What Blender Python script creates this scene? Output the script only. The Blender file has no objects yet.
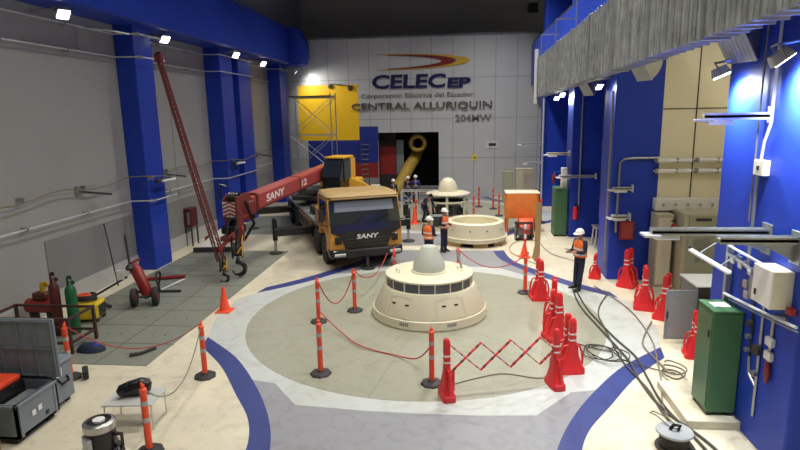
import bpy, math, random
from mathutils import Vector, Matrix
random.seed(7)
PI = math.pi
S = bpy.context.scene
COL = S.collection
S.view_settings.view_transform = 'Standard'
S.view_settings.look = 'None'
S.view_settings.gamma = 1
S.view_settings.exposure = 0.0
S.view_settings.use_curve_mapping = False

# ------------------------------------------------------------------ materials
MATS = {}
def mat(name, col, rough=0.6, metal=0.0, var=0.08, scale=3.0, emit=None, bump=0.0, trans=0.0, spec=None):
    if name in MATS: return MATS[name]
    m = bpy.data.materials.new(name); m.use_nodes = True
    nt = m.node_tree; n = nt.nodes; l = nt.links
    b = n['Principled BSDF']
    b.inputs['Roughness'].default_value = rough
    b.inputs['Metallic'].default_value = metal
    if spec is not None: b.inputs['Specular IOR Level'].default_value = spec
    c = (*col, 1)
    tc = n.new('ShaderNodeTexCoord'); no = n.new('ShaderNodeTexNoise')
    no.inputs['Scale'].default_value = scale; no.inputs['Detail'].default_value = 5
    l.new(tc.outputs['Object'], no.inputs['Vector'])
    mx = n.new('ShaderNodeMix'); mx.data_type = 'RGBA'
    mx.inputs['A'].default_value = (*[max(0, x*(1-var*2)) for x in col], 1)
    mx.inputs['B'].default_value = (*[min(1, x*(1+var*1.4)) for x in col], 1)
    l.new(no.outputs['Fac'], mx.inputs['Factor'])
    l.new(mx.outputs['Result'], b.inputs['Base Color'])
    if bump:
        bp = n.new('ShaderNodeBump'); bp.inputs['Strength'].default_value = bump
        l.new(no.outputs['Fac'], bp.inputs['Height']); l.new(bp.outputs['Normal'], b.inputs['Normal'])
    if trans: b.inputs['Transmission Weight'].default_value = trans
    if emit:
        b.inputs['Emission Color'].default_value = (*emit[0], 1); b.inputs['Emission Strength'].default_value = emit[1]
    MATS[name] = m
    return m

def floor_mat(name, col, rough=0.32, var=0.1):
    """painted concrete: broad mottling, fine specks, scuffs"""
    m = mat(name, col, rough, 0, var, 0.9)
    nt = m.node_tree; n = nt.nodes; l = nt.links; b = n['Principled BSDF']
    tc = n.new('ShaderNodeTexCoord')
    n2 = n.new('ShaderNodeTexNoise'); n2.inputs['Scale'].default_value = 2.2; n2.inputs['Detail'].default_value = 9; n2.inputs['Roughness'].default_value = .68
    n2.inputs['Distortion'].default_value = 1.4
    l.new(tc.outputs['Object'], n2.inputs['Vector'])
    r = n.new('ShaderNodeValToRGB'); r.color_ramp.elements[0].position = .36; r.color_ramp.elements[0].color = (.62, .58, .52, 1)
    r.color_ramp.elements[1].position = .52; r.color_ramp.elements[1].color = (1, 1, 1, 1)
    l.new(n2.outputs['Fac'], r.inputs['Fac'])
    old = b.inputs['Base Color'].links[0].from_socket
    mm = n.new('ShaderNodeMix'); mm.data_type = 'RGBA'; mm.blend_type = 'MULTIPLY'; mm.inputs['Factor'].default_value = .38
    l.new(old, mm.inputs['A']); l.new(r.outputs['Color'], mm.inputs['B']); l.new(mm.outputs['Result'], b.inputs['Base Color'])
    mr = n.new('ShaderNodeMapRange'); mr.inputs['To Min'].default_value = rough - .1; mr.inputs['To Max'].default_value = rough + .22
    l.new(n2.outputs['Fac'], mr.inputs['Value']); l.new(mr.outputs['Result'], b.inputs['Roughness'])
    return m

M_CREAM = floor_mat('cream floor paint', (.72, .67, .52), .34)
M_RING = floor_mat('light grey floor paint', (.55, .59, .57), .3, .05)
M_MID = floor_mat('mid grey floor paint', (.30, .31, .34), .3, .05)
M_OLIVE = floor_mat('olive grey floor paint', (.34, .345, .27), .3, .05)
M_BLUEF = floor_mat('blue floor paint', (.035, .055, .23), .35, .08)
M_PLATE = floor_mat('checker plate grey', (.22, .235, .20), .45, .06)
M_SEAM = mat('dark seam', (.05, .05, .045), .8)
M_WALL = mat('left wall grey cladding', (.37, .375, .365), .6, 0, .05, .5)
M_BAND = mat('left wall dark dado', (.25, .255, .255), .6, 0, .06, .8)
M_KERB = mat('wall foot light band', (.46, .46, .45), .6, 0, .06, .9)
M_PANEL = mat('brushed grey panel', (.56, .58, .59), .38, .2, .05, .6)
M_FAR = mat('far concrete', (.55, .53, .46), .9, 0, .05, .5)
M_CEIL = mat('ceiling concrete', (.2, .19, .17), .9)
M_BLUE = mat('column blue', (.018, .055, .46), .45, 0, .06, 1.2, spec=.3)
M_YEL = mat('mural yellow', (.95, .58, .015), .5, 0, .03)
M_MBLUE = mat('mural blue', (.012, .03, .25), .5, 0, .03)
M_MRED = mat('mural red', (.28, .02, .02), .5, 0, .04)
M_CWALL = mat('right recess cream cladding', (.85, .79, .56), .6, 0, .05, .8)
M_DARK = mat('black rubber', (.018, .018, .018), .7)
M_BLACK = mat('black gloss', (.012, .013, .016), .22)
M_GALV = mat('galvanised steel', (.42, .44, .44), .38, .75, .14, 6)
M_GALV2 = mat('dull duct steel', (.56, .58, .57), .32, .7, .34, 3.5)  # mottled steel; wide tone variation also paints in bright metallic highlights
M_STEEL = mat('brushed steel', (.5, .5, .5), .3, .9, .1, 8)
M_ALU = mat('pale aluminium', (.72, .74, .76), .4, .4, .04)
M_WHITE = mat('white paint', (.80, .80, .76), .5, 0, .03)
M_OFFW = mat('ivory paint', (.72, .68, .54), .5, 0, .05)
M_HATCH = mat('hatch cream paint', (.75, .71, .53), .42, 0, .05, 2)
M_CONE = mat('hatch dome grey', (.52, .56, .50), .4, 0, .04, 2)
M_GLASSD = mat('dark window strip', (.10, .115, .14), .12, 0, .2, 3)
M_ORG = mat('truck orange', (.62, .30, .05), .4, 0, .06)
M_TYEL = mat('crane yellow', (.75, .40, .03), .4, 0, .06)
M_RED = mat('boom red', (.40, .062, .055), .4, 0, .08, 3)
M_PRED = mat('safety red plastic', (.72, .025, .03), .38, 0, .05)
M_CONEO = mat('cone orange', (1.0, .095, .035), .45, 0, .05)
M_REFL = mat('reflective grey', (.45, .47, .48), .4, .2)
M_ROOF = mat('dusty cab roof', (.38, .25, .10), .5)
M_RACK = mat('dark rack steel', (.06, .025, .022), .6)
M_TBL = mat('table top grey white', (.56, .57, .56), .5)
M_MARD = mat('dark maroon steel', (.17, .03, .028), .5, 0, .1, 3)
M_RBAND = mat('white reflective', (.85, .85, .85), .4)
M_CHAR = mat('charcoal metal', (.05, .05, .05), .55, .3)
M_GRY = mat('mid grey paint', (.22, .24, .25), .55)
M_BIN = mat('slate grey plastic', (.20, .24, .28), .5, 0, .05)
M_GREEN = mat('cabinet green', (.06, .16, .07), .38, 0, .05)
M_GGRN = mat('gas cylinder green', (.01, .13, .05), .4)
M_MAROON = mat('gas cylinder maroon', (.10, .015, .015), .5)
M_TANK = mat('tank red', (.26, .018, .018), .4)
M_MYEL = mat('machine yellow', (.72, .52, .03), .45)
M_HIVIS = mat('hi vis orange', (1.0, .20, .04), .6)
M_NAVY = mat('navy cloth', (.012, .018, .05), .8, 0, .15, 9)
M_SKIN = mat('skin', (.45, .25, .16), .55)
M_HELM = mat('white helmet', (.88, .88, .86), .3)
M_TARP = mat('orange tarp', (.85, .25, .05), .5, 0, .12, 5, bump=.4)
M_CARD = mat('cardboard', (.35, .22, .10), .8)
M_WOOD = mat('plywood', (.42, .28, .12), .7, 0, .12, 4)
M_GLASS = mat('cab glass', (.02, .025, .03), .06, 0, .1, 1, spec=.8)
M_WINDS = mat('windscreen upper', (.24, .28, .36), .15, 0, .1, 1, spec=.8)
M_LOGO = mat('sign navy', (.006, .009, .075), .4)
M_LRED = mat('sign red', (.20, .015, .02), .4)
M_LYEL = mat('sign gold', (.55, .35, .02), .4)
M_LGRY = mat('sign grey letters', (.16, .16, .15), .5)
M_LMET = mat('metal letters', (.42, .40, .37), .2, .9, .3, 4)
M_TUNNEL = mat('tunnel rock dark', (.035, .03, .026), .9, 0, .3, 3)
M_PIPEY = mat('yellow hose fabric', (.42, .28, .04), .55, 0, .1, 4)
M_LAMP = mat('lamp glass lit', (1, 1, 1), .3, emit=((1, .97, .88), 14))
M_TUBE = mat('white tube', (.85, .87, .9), .3)
M_CABLE = mat('cable rubber', (.06, .055, .045), .6)
M_CABG = mat('cable grey', (.22, .19, .13), .6)
M_ROPE = mat('red cord', (.50, .05, .05), .7)
M_ROPEW = mat('chain grey', (.32, .31, .27), .5, .4)
M_SIGNY = mat('warning yellow', (.8, .7, .05), .5)
M_BEIGE = mat('beige cabinet', (.50, .47, .34), .5, 0, .04)
M_BGRN = mat('greenish cabinet', (.36, .38, .27), .5, 0, .04)
M_BTAG = mat('blue cloth', (.02, .04, .25), .8)

# ------------------------------------------------------------------ mesh builder
class MB:
    def __init__(s): s.pc = []; s.v = []; s.f = []; s.mi = []; s.m = []; s.sm = []
    def slot(s, m):
        if m is None: m = s.m[0] if s.m else None
        if m not in s.m: s.m.append(m)
        return s.m.index(m)
    def add(s, vs, fs, m=None, smooth=False):
        k = s.slot(m) if m is not None else (0 if s.m else 0)
        o = len(s.v); s.v += [Vector(x) for x in vs]
        fo = len(s.f)
        for f in fs: s.f.append([i+o for i in f]); s.mi.append(k); s.sm.append(smooth)
        s.pc.append((o, len(s.v), fo, len(s.f)))
        return s
    def box(s, x0, x1, y0, y1, z0, z1, m=None, M=None, bev=0.0):
        if x0 > x1: x0, x1 = x1, x0
        if y0 > y1: y0, y1 = y1, y0
        if z0 > z1: z0, z1 = z1, z0
        b = min(bev, (x1-x0)*.45, (y1-y0)*.45, (z1-z0)*.45)
        if b <= 0:
            vs = [(x, y, z) for z in (z0, z1) for y in (y0, y1) for x in (x0, x1)]
            fs = [(0, 2, 3, 1), (4, 5, 7, 6), (0, 1, 5, 4), (2, 6, 7, 3), (0, 4, 6, 2), (1, 3, 7, 5)]
        else:
            vs = []; idx = {}
            for iz, z in enumerate((z0, z1)):
                for iy, y in enumerate((y0, y1)):
                    for ix, x in enumerate((x0, x1)):
                        sx, sy, sz = (b if ix == 0 else -b), (b if iy == 0 else -b), (b if iz == 0 else -b)
                        for a, p in (('x', (x, y+sy, z+sz)), ('y', (x+sx, y, z+sz)), ('z', (x+sx, y+sy, z))):
                            idx[(ix, iy, iz, a)] = len(vs); vs.append(p)
            g = lambda *k: idx[k]
            fs = []
            for i in (0, 1):
                q = [g(i, 0, 0, 'x'), g(i, 1, 0, 'x'), g(i, 1, 1, 'x'), g(i, 0, 1, 'x')]; fs.append(q if i else q[::-1])
                q = [g(0, i, 0, 'y'), g(0, i, 1, 'y'), g(1, i, 1, 'y'), g(1, i, 0, 'y')]; fs.append(q if i else q[::-1])
                q = [g(0, 0, i, 'z'), g(1, 0, i, 'z'), g(1, 1, i, 'z'), g(0, 1, i, 'z')]; fs.append(q if i else q[::-1])
            for i in (0, 1):
                for j in (0, 1):
                    fs.append([g(i, j, 0, 'x'), g(i, j, 1, 'x'), g(i, j, 1, 'y'), g(i, j, 0, 'y')])
                    fs.append([g(i, 0, j, 'x'), g(i, 1, j, 'x'), g(i, 1, j, 'z'), g(i, 0, j, 'z')])
                    fs.append([g(0, i, j, 'y'), g(1, i, j, 'y'), g(1, i, j, 'z'), g(0, i, j, 'z')])
                    for k in (0, 1): fs.append([g(i, j, k, 'x'), g(i, j, k, 'y'), g(i, j, k, 'z')])
        if M is not None: vs = [M @ Vector(v) for v in vs]
        return s.add(vs, fs, m)
    def tube(s, pts, r, m=None, n=8, cap=True, closed=False):
        pts = [Vector(p) for p in pts]; N = len(pts)
        rs = r if isinstance(r, (list, tuple)) else [r]*N
        vs = []; fs = []; up = None
        for i, p in enumerate(pts):
            if closed: d = pts[(i+1) % N] - pts[i-1]
            else: d = (pts[min(i+1, N-1)] - pts[max(i-1, 0)])
            if d.length < 1e-9: d = Vector((0, 0, 1))
            d.normalize()
            if up is None: up = Vector((0, 0, 1)) if abs(d.z) < .9 else Vector((1, 0, 0))
            a = d.cross(up)
            if a.length < 1e-4: a = d.cross(Vector((0, 1, 0)))
            a.normalize(); b = a.cross(d); b.normalize(); up = b
            for k in range(n):
                t = 2*PI*k/n; vs.append(p + (a*math.cos(t)+b*math.sin(t))*rs[i])
        for i in range(N if closed else N-1):
            j = (i+1) % N
            for k in range(n):
                k2 = (k+1) % n; fs.append((i*n+k, i*n+k2, j*n+k2, j*n+k))
        if cap and not closed:
            fs.append(tuple(range(n))[::-1]); fs.append(tuple((N-1)*n+k for k in range(n)))
        return s.add(vs, fs, m, smooth=n > 6)
    def lathe(s, prof, c=(0, 0, 0), m=None, n=32, M=None, smooth=True, a0=0, a1=2*PI):
        full = abs(a1-a0-2*PI) < 1e-6; K = n if full else n+1
        vs = []; fs = []
        for (r, z) in prof:
            for k in range(K):
                t = a0+(a1-a0)*k/n; v = Vector((r*math.cos(t), r*math.sin(t), z))
                if M is not None: v = M @ v
                vs.append(v+Vector(c))
        for i in range(len(prof)-1):
            for k in range(n):
                k2 = (k+1) % K; fs.append((i*K+k, i*K+k2, (i+1)*K+k2, (i+1)*K+k))
        if full:
            if prof[0][0] > 1e-6: fs.append(tuple(range(K))[::-1])
            if prof[-1][0] > 1e-6: fs.append(tuple((len(prof)-1)*K+k for k in range(K)))
        return s.add(vs, fs, m, smooth)
    def prism(s, poly, d, m=None, M=None):
        """poly in local (x,z), extruded from y=0 to y=d"""
        n = len(poly); vs = [(x, 0, z) for x, z in poly]+[(x, d, z) for x, z in poly]
        if M is not None: vs = [M @ Vector(v) for v in vs]
        fs = [tuple(range(n)), tuple(range(2*n-1, n-1, -1))]+[(i, i+n, (i+1) % n+n, (i+1) % n) for i in range(n)]
        return s.add(vs, fs, m)
    def slab(s, poly, z0, z1, m=None):
        n = len(poly); vs = [(x, y, z0) for x, y in poly]+[(x, y, z1) for x, y in poly]
        fs = [tuple(range(n))[::-1], tuple(range(n, 2*n))]+[(i, (i+1) % n, (i+1) % n+n, i+n) for i in range(n)]
        return s.add(vs, fs, m)
    def loft(s, secs, m=None, n=16, p=4.0, M=None, smooth=True):
        """secs: (cx,cy,z,w,d) superellipse sections"""
        vs = []; fs = []
        for cx, cy, z, w, d in secs:
            for k in range(n):
                t = 2*PI*(k+.5)/n; c, q = math.cos(t), math.sin(t)
                v = Vector((cx+math.copysign(abs(c)**(2/p), c)*w/2, cy+math.copysign(abs(q)**(2/p), q)*d/2, z))
                vs.append(M @ v if M is not None else v)
        for i in range(len(secs)-1):
            for k in range(n):
                k2 = (k+1) % n; fs.append((i*n+k, i*n+k2, (i+1)*n+k2, (i+1)*n+k))
        fs.append(tuple(range(n))[::-1]); fs.append(tuple((len(secs)-1)*n+k for k in range(n)))
        return s.add(vs, fs, m, smooth)
    def bar(s, a, b, w, h, m=None, bev=0):
        """box bar from a to b"""
        a = Vector(a); b = Vector(b); d = b-a; L = d.length
        q = d.to_track_quat('Y', 'Z').to_matrix().to_4x4(); q.translation = a
        return s.box(-w/2, w/2, 0, L, -h/2, h/2, m, M=q, bev=bev)
    def build_each(s, name, m=None, parent=None, world=False):
        for (v0, v1, f0, f1) in s.pc:
            q = MB(); q.m = s.m; q.v = s.v[v0:v1]; q.f = [[i-v0 for i in f] for f in s.f[f0:f1]]; q.mi = s.mi[f0:f1]; q.sm = s.sm[f0:f1]
            q.build(name, m, parent, world)
    def build(s, name, m=None, parent=None, world=False):
        me = bpy.data.meshes.new(name)
        vs = s.v
        if world and parent is not None:
            inv = (Matrix.Translation(parent.location) @ Matrix.Rotation(parent.rotation_euler.z, 4, 'Z')).inverted()
            vs = [inv @ v for v in vs]
        me.from_pydata([tuple(v) for v in vs], [], s.f)
        mats = s.m if s.m else [m]
        for x in mats: me.materials.append(x)
        if s.m:
            for p, k in zip(me.polygons, s.mi): p.material_index = k
        for p, sm in zip(me.polygons, s.sm): p.use_smooth = sm
        me.validate(); me.update()
        import bmesh
        bm = bmesh.new(); bm.from_mesh(me); bmesh.ops.recalc_face_normals(bm, faces=bm.faces); bm.to_mesh(me); bm.free()
        if any(s.sm):
            try: me.set_sharp_from_angle(angle=math.radians(38))
            except Exception: pass
        o = bpy.data.objects.new(name, me); COL.objects.link(o)
        if parent is not None: o.parent = parent
        return o

def tag(o, label=None, cat=None, group=None, kind=None):
    if label: o['label'] = label
    if cat: o['category'] = cat
    if group: o['group'] = group
    if kind: o['kind'] = kind
    return o
def thing(name, label, cat, loc=(0, 0, 0), rz=0, group=None):
    o = bpy.data.objects.new(name, None); COL.objects.link(o); o.empty_display_size = .1
    o.location = loc; o.rotation_euler = (0, 0, rz)
    return tag(o, label, cat, group)
KIDS = {}
def copy_tree(o, loc=None, rz=None, label=None, group=None, scale=None):
    c = o.copy(); COL.objects.link(c)
    if loc is not None: c.location = loc
    if rz is not None: c.rotation_euler = (0, 0, rz)
    if scale is not None: c.scale = (scale,)*3
    if label: c['label'] = label
    if group: c['group'] = group
    for ch in list(o.children):
        d = copy_tree(ch); d.parent = c
    return c
def text_mb(txt, h, m, M, ext=.01, offset=0.0, shear=0.0, width=None, align='LEFT', name='lettering', parent=None, world=False, sx=1.0, spacing=1.0):
    cu = bpy.data.curves.new('t', 'FONT'); cu.body = txt; cu.size = 1.0; cu.extrude = 0.0; cu.offset = offset; cu.shear = shear; cu.space_character = spacing
    cu.resolution_u = 3
    ob = bpy.data.objects.new('t', cu); COL.objects.link(ob)
    dg = bpy.context.evaluated_depsgraph_get(); me = bpy.data.meshes.new_from_object(ob.evaluated_get(dg))
    bpy.data.objects.remove(ob)
    xs = [v.co.x for v in me.vertices]; ys = [v.co.y for v in me.vertices]
    x0, x1, y0, y1 = min(xs), max(xs), min(ys), max(ys)
    ky = h/(y1-y0); kx = (width/(x1-x0)) if width else ky*sx
    mb = MB(); vs = [M @ Vector(((v.co.x-x0)*kx, 0, (v.co.y-y0)*ky)) for v in me.vertices]
    nrm = (M.to_3x3() @ Vector((0, -1, 0))).normalized()*ext
    fs = [tuple(p.vertices) for p in me.polygons]
    n = len(vs); allv = vs+[v+nrm for v in vs]
    edges = {}
    for p in fs:
        for i in range(len(p)):
            a, b = p[i], p[(i+1) % len(p)]; k = (min(a, b), max(a, b)); edges[k] = edges.get(k, 0)+1
    F = [tuple(f) for f in fs]+[tuple(i+n for i in f[::-1]) for f in fs]+[(a, b, b+n, a+n) for (a, b), c in edges.items() if c == 1]
    mb.add(allv, F, m)
    bpy.data.meshes.remove(me)
    return mb.build(name, None, parent, world)

def T(x, y, z, rz=0, rx=0, ry=0):
    return Matrix.Translation((x, y, z)) @ Matrix.Rotation(rz, 4, 'Z') @ Matrix.Rotation(ry, 4, 'Y') @ Matrix.Rotation(rx, 4, 'X')
def struct(o): o['kind'] = 'structure'; return o

# ------------------------------------------------------------------ camera
F_PX = 569.76
vy = Vector((58, 113, -F_PX)).normalized(); vz = -Vector((53, -2900, -F_PX)).normalized(); vx = vy.cross(vz)
R3 = Matrix((vx, vy, vz))        # rows: world axes in camera space -> camera->world
cam = bpy.data.cameras.new('camera'); co = bpy.data.objects.new('camera', cam); COL.objects.link(co)
cam.sensor_width = 36; cam.lens = F_PX/800*36; cam.clip_end = 200
mw = R3.to_4x4(); mw.translation = (0, 0, 5.0); co.matrix_world = mw
S.camera = co

# ------------------------------------------------------------------ floor
WL = -10.66
CX, CY1, CY2 = -.85, 13.55, 28.2
fb = MB()
fb.slab([(-12, -4), (8.2, -4), (8.2, 38), (-12, 38)], -.3, 0, M_CREAM)
def smooth_poly(p, k=6):
    """Catmull-Rom through open polyline"""
    P = [p[0]]+list(p)+[p[-1]]; out = []
    for i in range(1, len(P)-2):
        a, b, c, d = [Vector((*q[:2], 0)) for q in P[i-1:i+3]]
        for j in range(k):
            t = j/k; v = .5*((2*b)+(-a+c)*t+(2*a-5*b+4*c-d)*t*t+(-a+3*b-3*c+d)*t**3); out.append((v.x, v.y))
    out.append(tuple(p[-1][:2])); return out
armL = smooth_poly([(-2.72, 6.6), (-2.85, 7.64), (-3.21, 8.61), (-3.81, 9.67), (-4.68, 10.88), (-5.74, 11.9)])
armLi = smooth_poly([(-3.12, 6.6), (-3.22, 7.64), (-3.5, 8.45), (-4.05, 9.3), (-4.8, 10.42), (-5.65, 11.38)])
mir = lambda P, c: [(2*c-x, y) for x, y in P]
flipY = lambda P, c: [(x, 2*c-y) for x, y in P]
XM = -.72
armR = mir(armL, XM)
ring_side = [(-6.05, 13.0), (-6.08, 13.8), (-6.05, 14.7)]
def zone(cy):
    dy = cy-CY1
    L = [(x, y+dy) for x, y in armL]; Lu = flipY(L, cy)[::-1]
    side = [(x, y+dy) for x, y in ring_side]
    left = L+side+Lu
    right = mir(left, XM)
    poly = left+right[::-1]
    fb.slab(poly, -.1, .002, M_RING)
    # mid grey path ends
    for sgn in (1, -1):
        A = [(x, y+dy) for x, y in armL if y < 10.0]
        if sgn < 0: A = flipY(A, cy)
        c1 = [(-3.45, 9.75), (-2.84, 8.98), (-1.6, 8.86), (XM, 8.83), (.3, 8.83), (1.31, 8.9), (2.03, 9.75)]
        c1 = [(x, y+dy) for x, y in c1]
        if sgn < 0: c1 = flipY(c1, cy)
        fb.slab(A+c1+mir(A, XM)[::-1], -.1, .0035, M_MID)
    n = 72; fb.slab([(CX+4.32*math.cos(2*PI*k/n), cy+4.32*math.sin(2*PI*k/n)) for k in range(n)], -.1, .005, M_OLIVE)
    for a in range(6):
        t = a*PI/3+.35; p = (CX+1.6*math.cos(t), cy+1.6*math.sin(t)); q = (CX+4.3*math.cos(t), cy+4.3*math.sin(t))
        fb.bar((*p, .004), (*q, .004), .012, .004, M_BAND)
    for mr in (0, 1):
        for fl in (0, 1):
            a = [(x, y+dy) for x, y in armL]; b = [(x, y+dy) for x, y in armLi]
            if mr: a = mir(a, XM); b = mir(b, XM)
            if fl: a = flipY(a, cy); b = flipY(b, cy)
            fb.slab(a+b[::-1], -.1, .0065, M_BLUEF)
zone(CY1); zone(CY2)
# grey removable cover plates at the left
fb.slab([(-9.95, 10.33), (-6.35, 10.33), (-6.3, 20.2), (-9.95, 20.2)], -.1, .012, M_PLATE)
for i in range(1, 9): fb.box(-9.95, -6.33, 10.33+i*1.1-.01, 10.33+i*1.1+.01, .0, .0135, M_SEAM)
for x in (-8.75, -7.5): fb.box(x-.008, x+.008, 10.33, 20.2, .0, .0135, M_SEAM)
for i in range(9):
    for x in (-9.4, -9.1, -8.2, -7.9, -7.1, -6.8):
        fb.lathe([(.025, .012), (.025, .014)], (x, 10.85+i*1.1, 0), M_SEAM, 8)
fb.slab([(-9.9, 23.2), (-6.5, 23.2), (-6.5, 27.5), (-9.9, 27.5)], -.1, .012, M_PLATE)
o = fb.build('floor'); struct(o)

# ------------------------------------------------------------------ walls
w = MB()
w.box(WL-.3, WL, -4, 40, 0, 15, M_WALL)
w.box(WL, WL+.02, 13.4, 36, .55, 1.9, M_BAND)
w.box(WL, WL+.05, 6, 36, 0, .52, M_KERB)
for y in (4.7, 9.0, 20.7, 29.4): w.box(WL, WL+.012, y-.012, y+.012, 1.9, 7.9, M_BAND)
struct(w.build('wall_left'))
w = MB()   # far dark concrete wall and the ceiling
w.box(-12, 8.2, 40, 40.3, 0, 15, M_FAR)
w.box(-12, 8.2, 34.35, 40, 9.3, 9.45, M_FAR)
struct(w.build('wall_far'))
struct(MB().box(-12, 8.2, -4, 40.3, 14.6, 15, M_CEIL).build('ceiling'))
struct(MB().box(-12, 8.2, -4.3, -4, 0, 15, M_WALL).build('wall_behind'))
# panelled back wall with opening, mural stripes are painted on it
w = MB(); Y0 = 34.0
OX0, OX1, OZ = -4.75, -1.13, 3.87
w.box(WL, OX0, Y0, Y0+.3, 0, 9.25, M_PANEL); w.box(OX1, 6.3, Y0, Y0+.3, 0, 9.25, M_PANEL); w.box(OX0, OX1, Y0, Y0+.3, OZ, 9.25, M_PANEL)
w.box(WL, 6.3, Y0-.03, Y0+.35, 9.25, 9.33, M_GRY)
x = WL+.6
while x < 5.6:
    for z0, z1 in ((0, 9.25),):
        if OX0 < x < OX1: z0 = OZ
        w.box(x-.012, x+.012, Y0-.006, Y0, z0, z1, M_GRY)
    x += 1.22
for z in (2.35, 4.65, 6.95):
    if z < OZ: w.box(WL, OX0, Y0-.006, Y0, z-.012, z+.012, M_GRY); w.box(OX1, 6.3, Y0-.006, Y0, z-.012, z+.012, M_GRY)
    else: w.box(WL, 6.3, Y0-.006, Y0, z-.012, z+.012, M_GRY)
w.box(-9.5, -5.85, Y0-.012, Y0, 3.46, 6.7, M_YEL)
w.box(-9.0, -4.75, Y0-.010, Y0, 2.1, 3.46, M_MBLUE); w.box(-5.85, -4.72, Y0-.010, Y0, 3.44, 4.25, M_MBLUE)
w.box(-6.6, -4.76, Y0-.010, Y0, 1.2, 2.1, M_MRED); w.box(-9.0, -6.6, Y0-.010, Y0, 1.45, 2.1, M_MBLUE)
w.box(-9.0, -4.76, Y0-.010, Y0, 0.0, 1.2, M_BAND)
struct(w.build('wall_back'))
w = MB()   # passage behind the opening
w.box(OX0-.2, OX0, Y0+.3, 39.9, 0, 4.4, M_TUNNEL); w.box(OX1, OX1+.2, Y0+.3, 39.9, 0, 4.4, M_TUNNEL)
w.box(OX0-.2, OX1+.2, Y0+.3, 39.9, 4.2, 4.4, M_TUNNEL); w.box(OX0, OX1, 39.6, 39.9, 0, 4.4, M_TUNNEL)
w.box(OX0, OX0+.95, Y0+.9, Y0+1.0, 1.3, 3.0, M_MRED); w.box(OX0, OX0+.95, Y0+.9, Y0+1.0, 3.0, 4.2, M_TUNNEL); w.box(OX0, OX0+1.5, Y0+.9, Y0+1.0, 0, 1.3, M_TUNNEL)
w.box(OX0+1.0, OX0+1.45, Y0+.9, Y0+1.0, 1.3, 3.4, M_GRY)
struct(w.build('wall_passage'))
# right wall
w = MB()
w.box(5.72, 8.5, 16.95, 17.2, 0, 15, M_CWALL)      # cream end of the cabinet bay
w.box(8.2, 8.5, 10.1, 17.0, 0, 15, M_CWALL); w.box(7.2, 8.5, 9.8, 10.1, 0, 15, M_CWALL)
w.box(5.2, 7.2, -4, 10.1, 0, 15, M_CWALL)
w.box(5.95, 6.3, 18.0, 34, 0, 15, M_BLUE)
for x in (6.62, 7.9): w.box(x-.015, x+.015, 16.935, 16.95, 2.4, 9, M_SEAM)
for z in (4.98, 6.9): w.box(5.72, 8.2, 16.935, 16.95, z-.012, z+.012, M_SEAM)
struct(w.build('wall_right'))
w = MB()
w.box(3.62, 4.45, 8.66, 10.05, 0, .14, M_CREAM, bev=.01)
o = w.build('concrete_plinth'); tag(o, 'low cream concrete plinth under the green cabinet beside the nearest blue column', 'plinth')

# ------------------------------------------------------------------ columns and crane beams
def column(x0, x1, y0, y1, label, z1=14.6, part=None):
    mb = MB(); mb.box(x0, x1, y0, y1, 0, z1, M_BLUE, bev=.02)
    o = mb.build('column', None, None); tag(o, label, 'column', 'blue wall columns')
    return o
column(WL, -10.02, 17.5, 18.6, 'blue column on the left wall nearest the camera, behind the red wheeled cart', 7.9)
column(WL, -9.95, 23.9, 25.2, 'blue column on the left wall behind the crane boom, near one of the touching pair', 7.9)
column(WL, -9.95, 25.9, 27.4, 'blue column on the left wall behind the crane boom, far one of the touching pair', 7.9)
column(WL, -9.95, 32.1, 33.4, 'blue column on the left wall beside the scaffold tower', 7.9)
column(4.42, 5.5, 7.5, 10.1, 'big bright blue column at the right edge behind the green cabinet')
column(4.43, 5.72, 16.95, 18.2, 'blue column on the right wall beyond the beige cabinet niche')
column(4.42, 6.1, 22.9, 24.0, 'blue column on the right wall behind the small work table')
column(4.42, 6.1, 30.5, 31.6, 'farthest blue column on the right wall near the grey panelled end wall')
def beam(x0, x1, z0, z1, y0, y1, label):
    root = thing('crane_beam', label, 'beam', (0, 0, 0), 0, 'crane runway beams')
    mb = MB(); mb.box(x0, x1, y0, y1, z0, z1, M_BLUE, bev=.06); mb.build('beam_body', None, root)
    mb = MB(); xm = (x0+x1)/2; mb.box(xm-.06, xm+.06, y0, y1, z1, z1+.12, M_CHAR); mb.build('rail', None, root)
    mb = MB()
    for k in range(int((y1-y0)/2)):
        for z in (z0+.2, z1-.2):
            xx = x1 if x1 < 0 else x0
            mb.lathe([(.03, 0), (.03, .02)], (xx, y0+1+k*2, z), M_BLUE, 8, M=Matrix.Rotation(PI/2 if x1 < 0 else -PI/2, 4, 'Y'))
    mb.build_each('bolt', None, root)
    return root
bl = beam(WL, -9.5, 7.82, 9.85, 2, 33.9, 'long blue crane runway beam along the top of the left wall')
MB().loft([(-9.75, 33.2, 7.72, 1.3, 1.0), (-9.72, 33.2, 7.8, 2.0, 1.3), (-9.7, 33.2, 8.3, 2.3, 1.35), (-9.7, 33.2, 9.0, 2.3, 1.35), (-9.8, 33.2, 9.8, 1.7, 1.3)], M_BLUE, 28, 5).build('beam_end', None, bl)
beam(4.1, 4.4, 6.4, 8.7, 2, 33.8, 'blue crane runway beam above the duct on the right wall')

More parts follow.
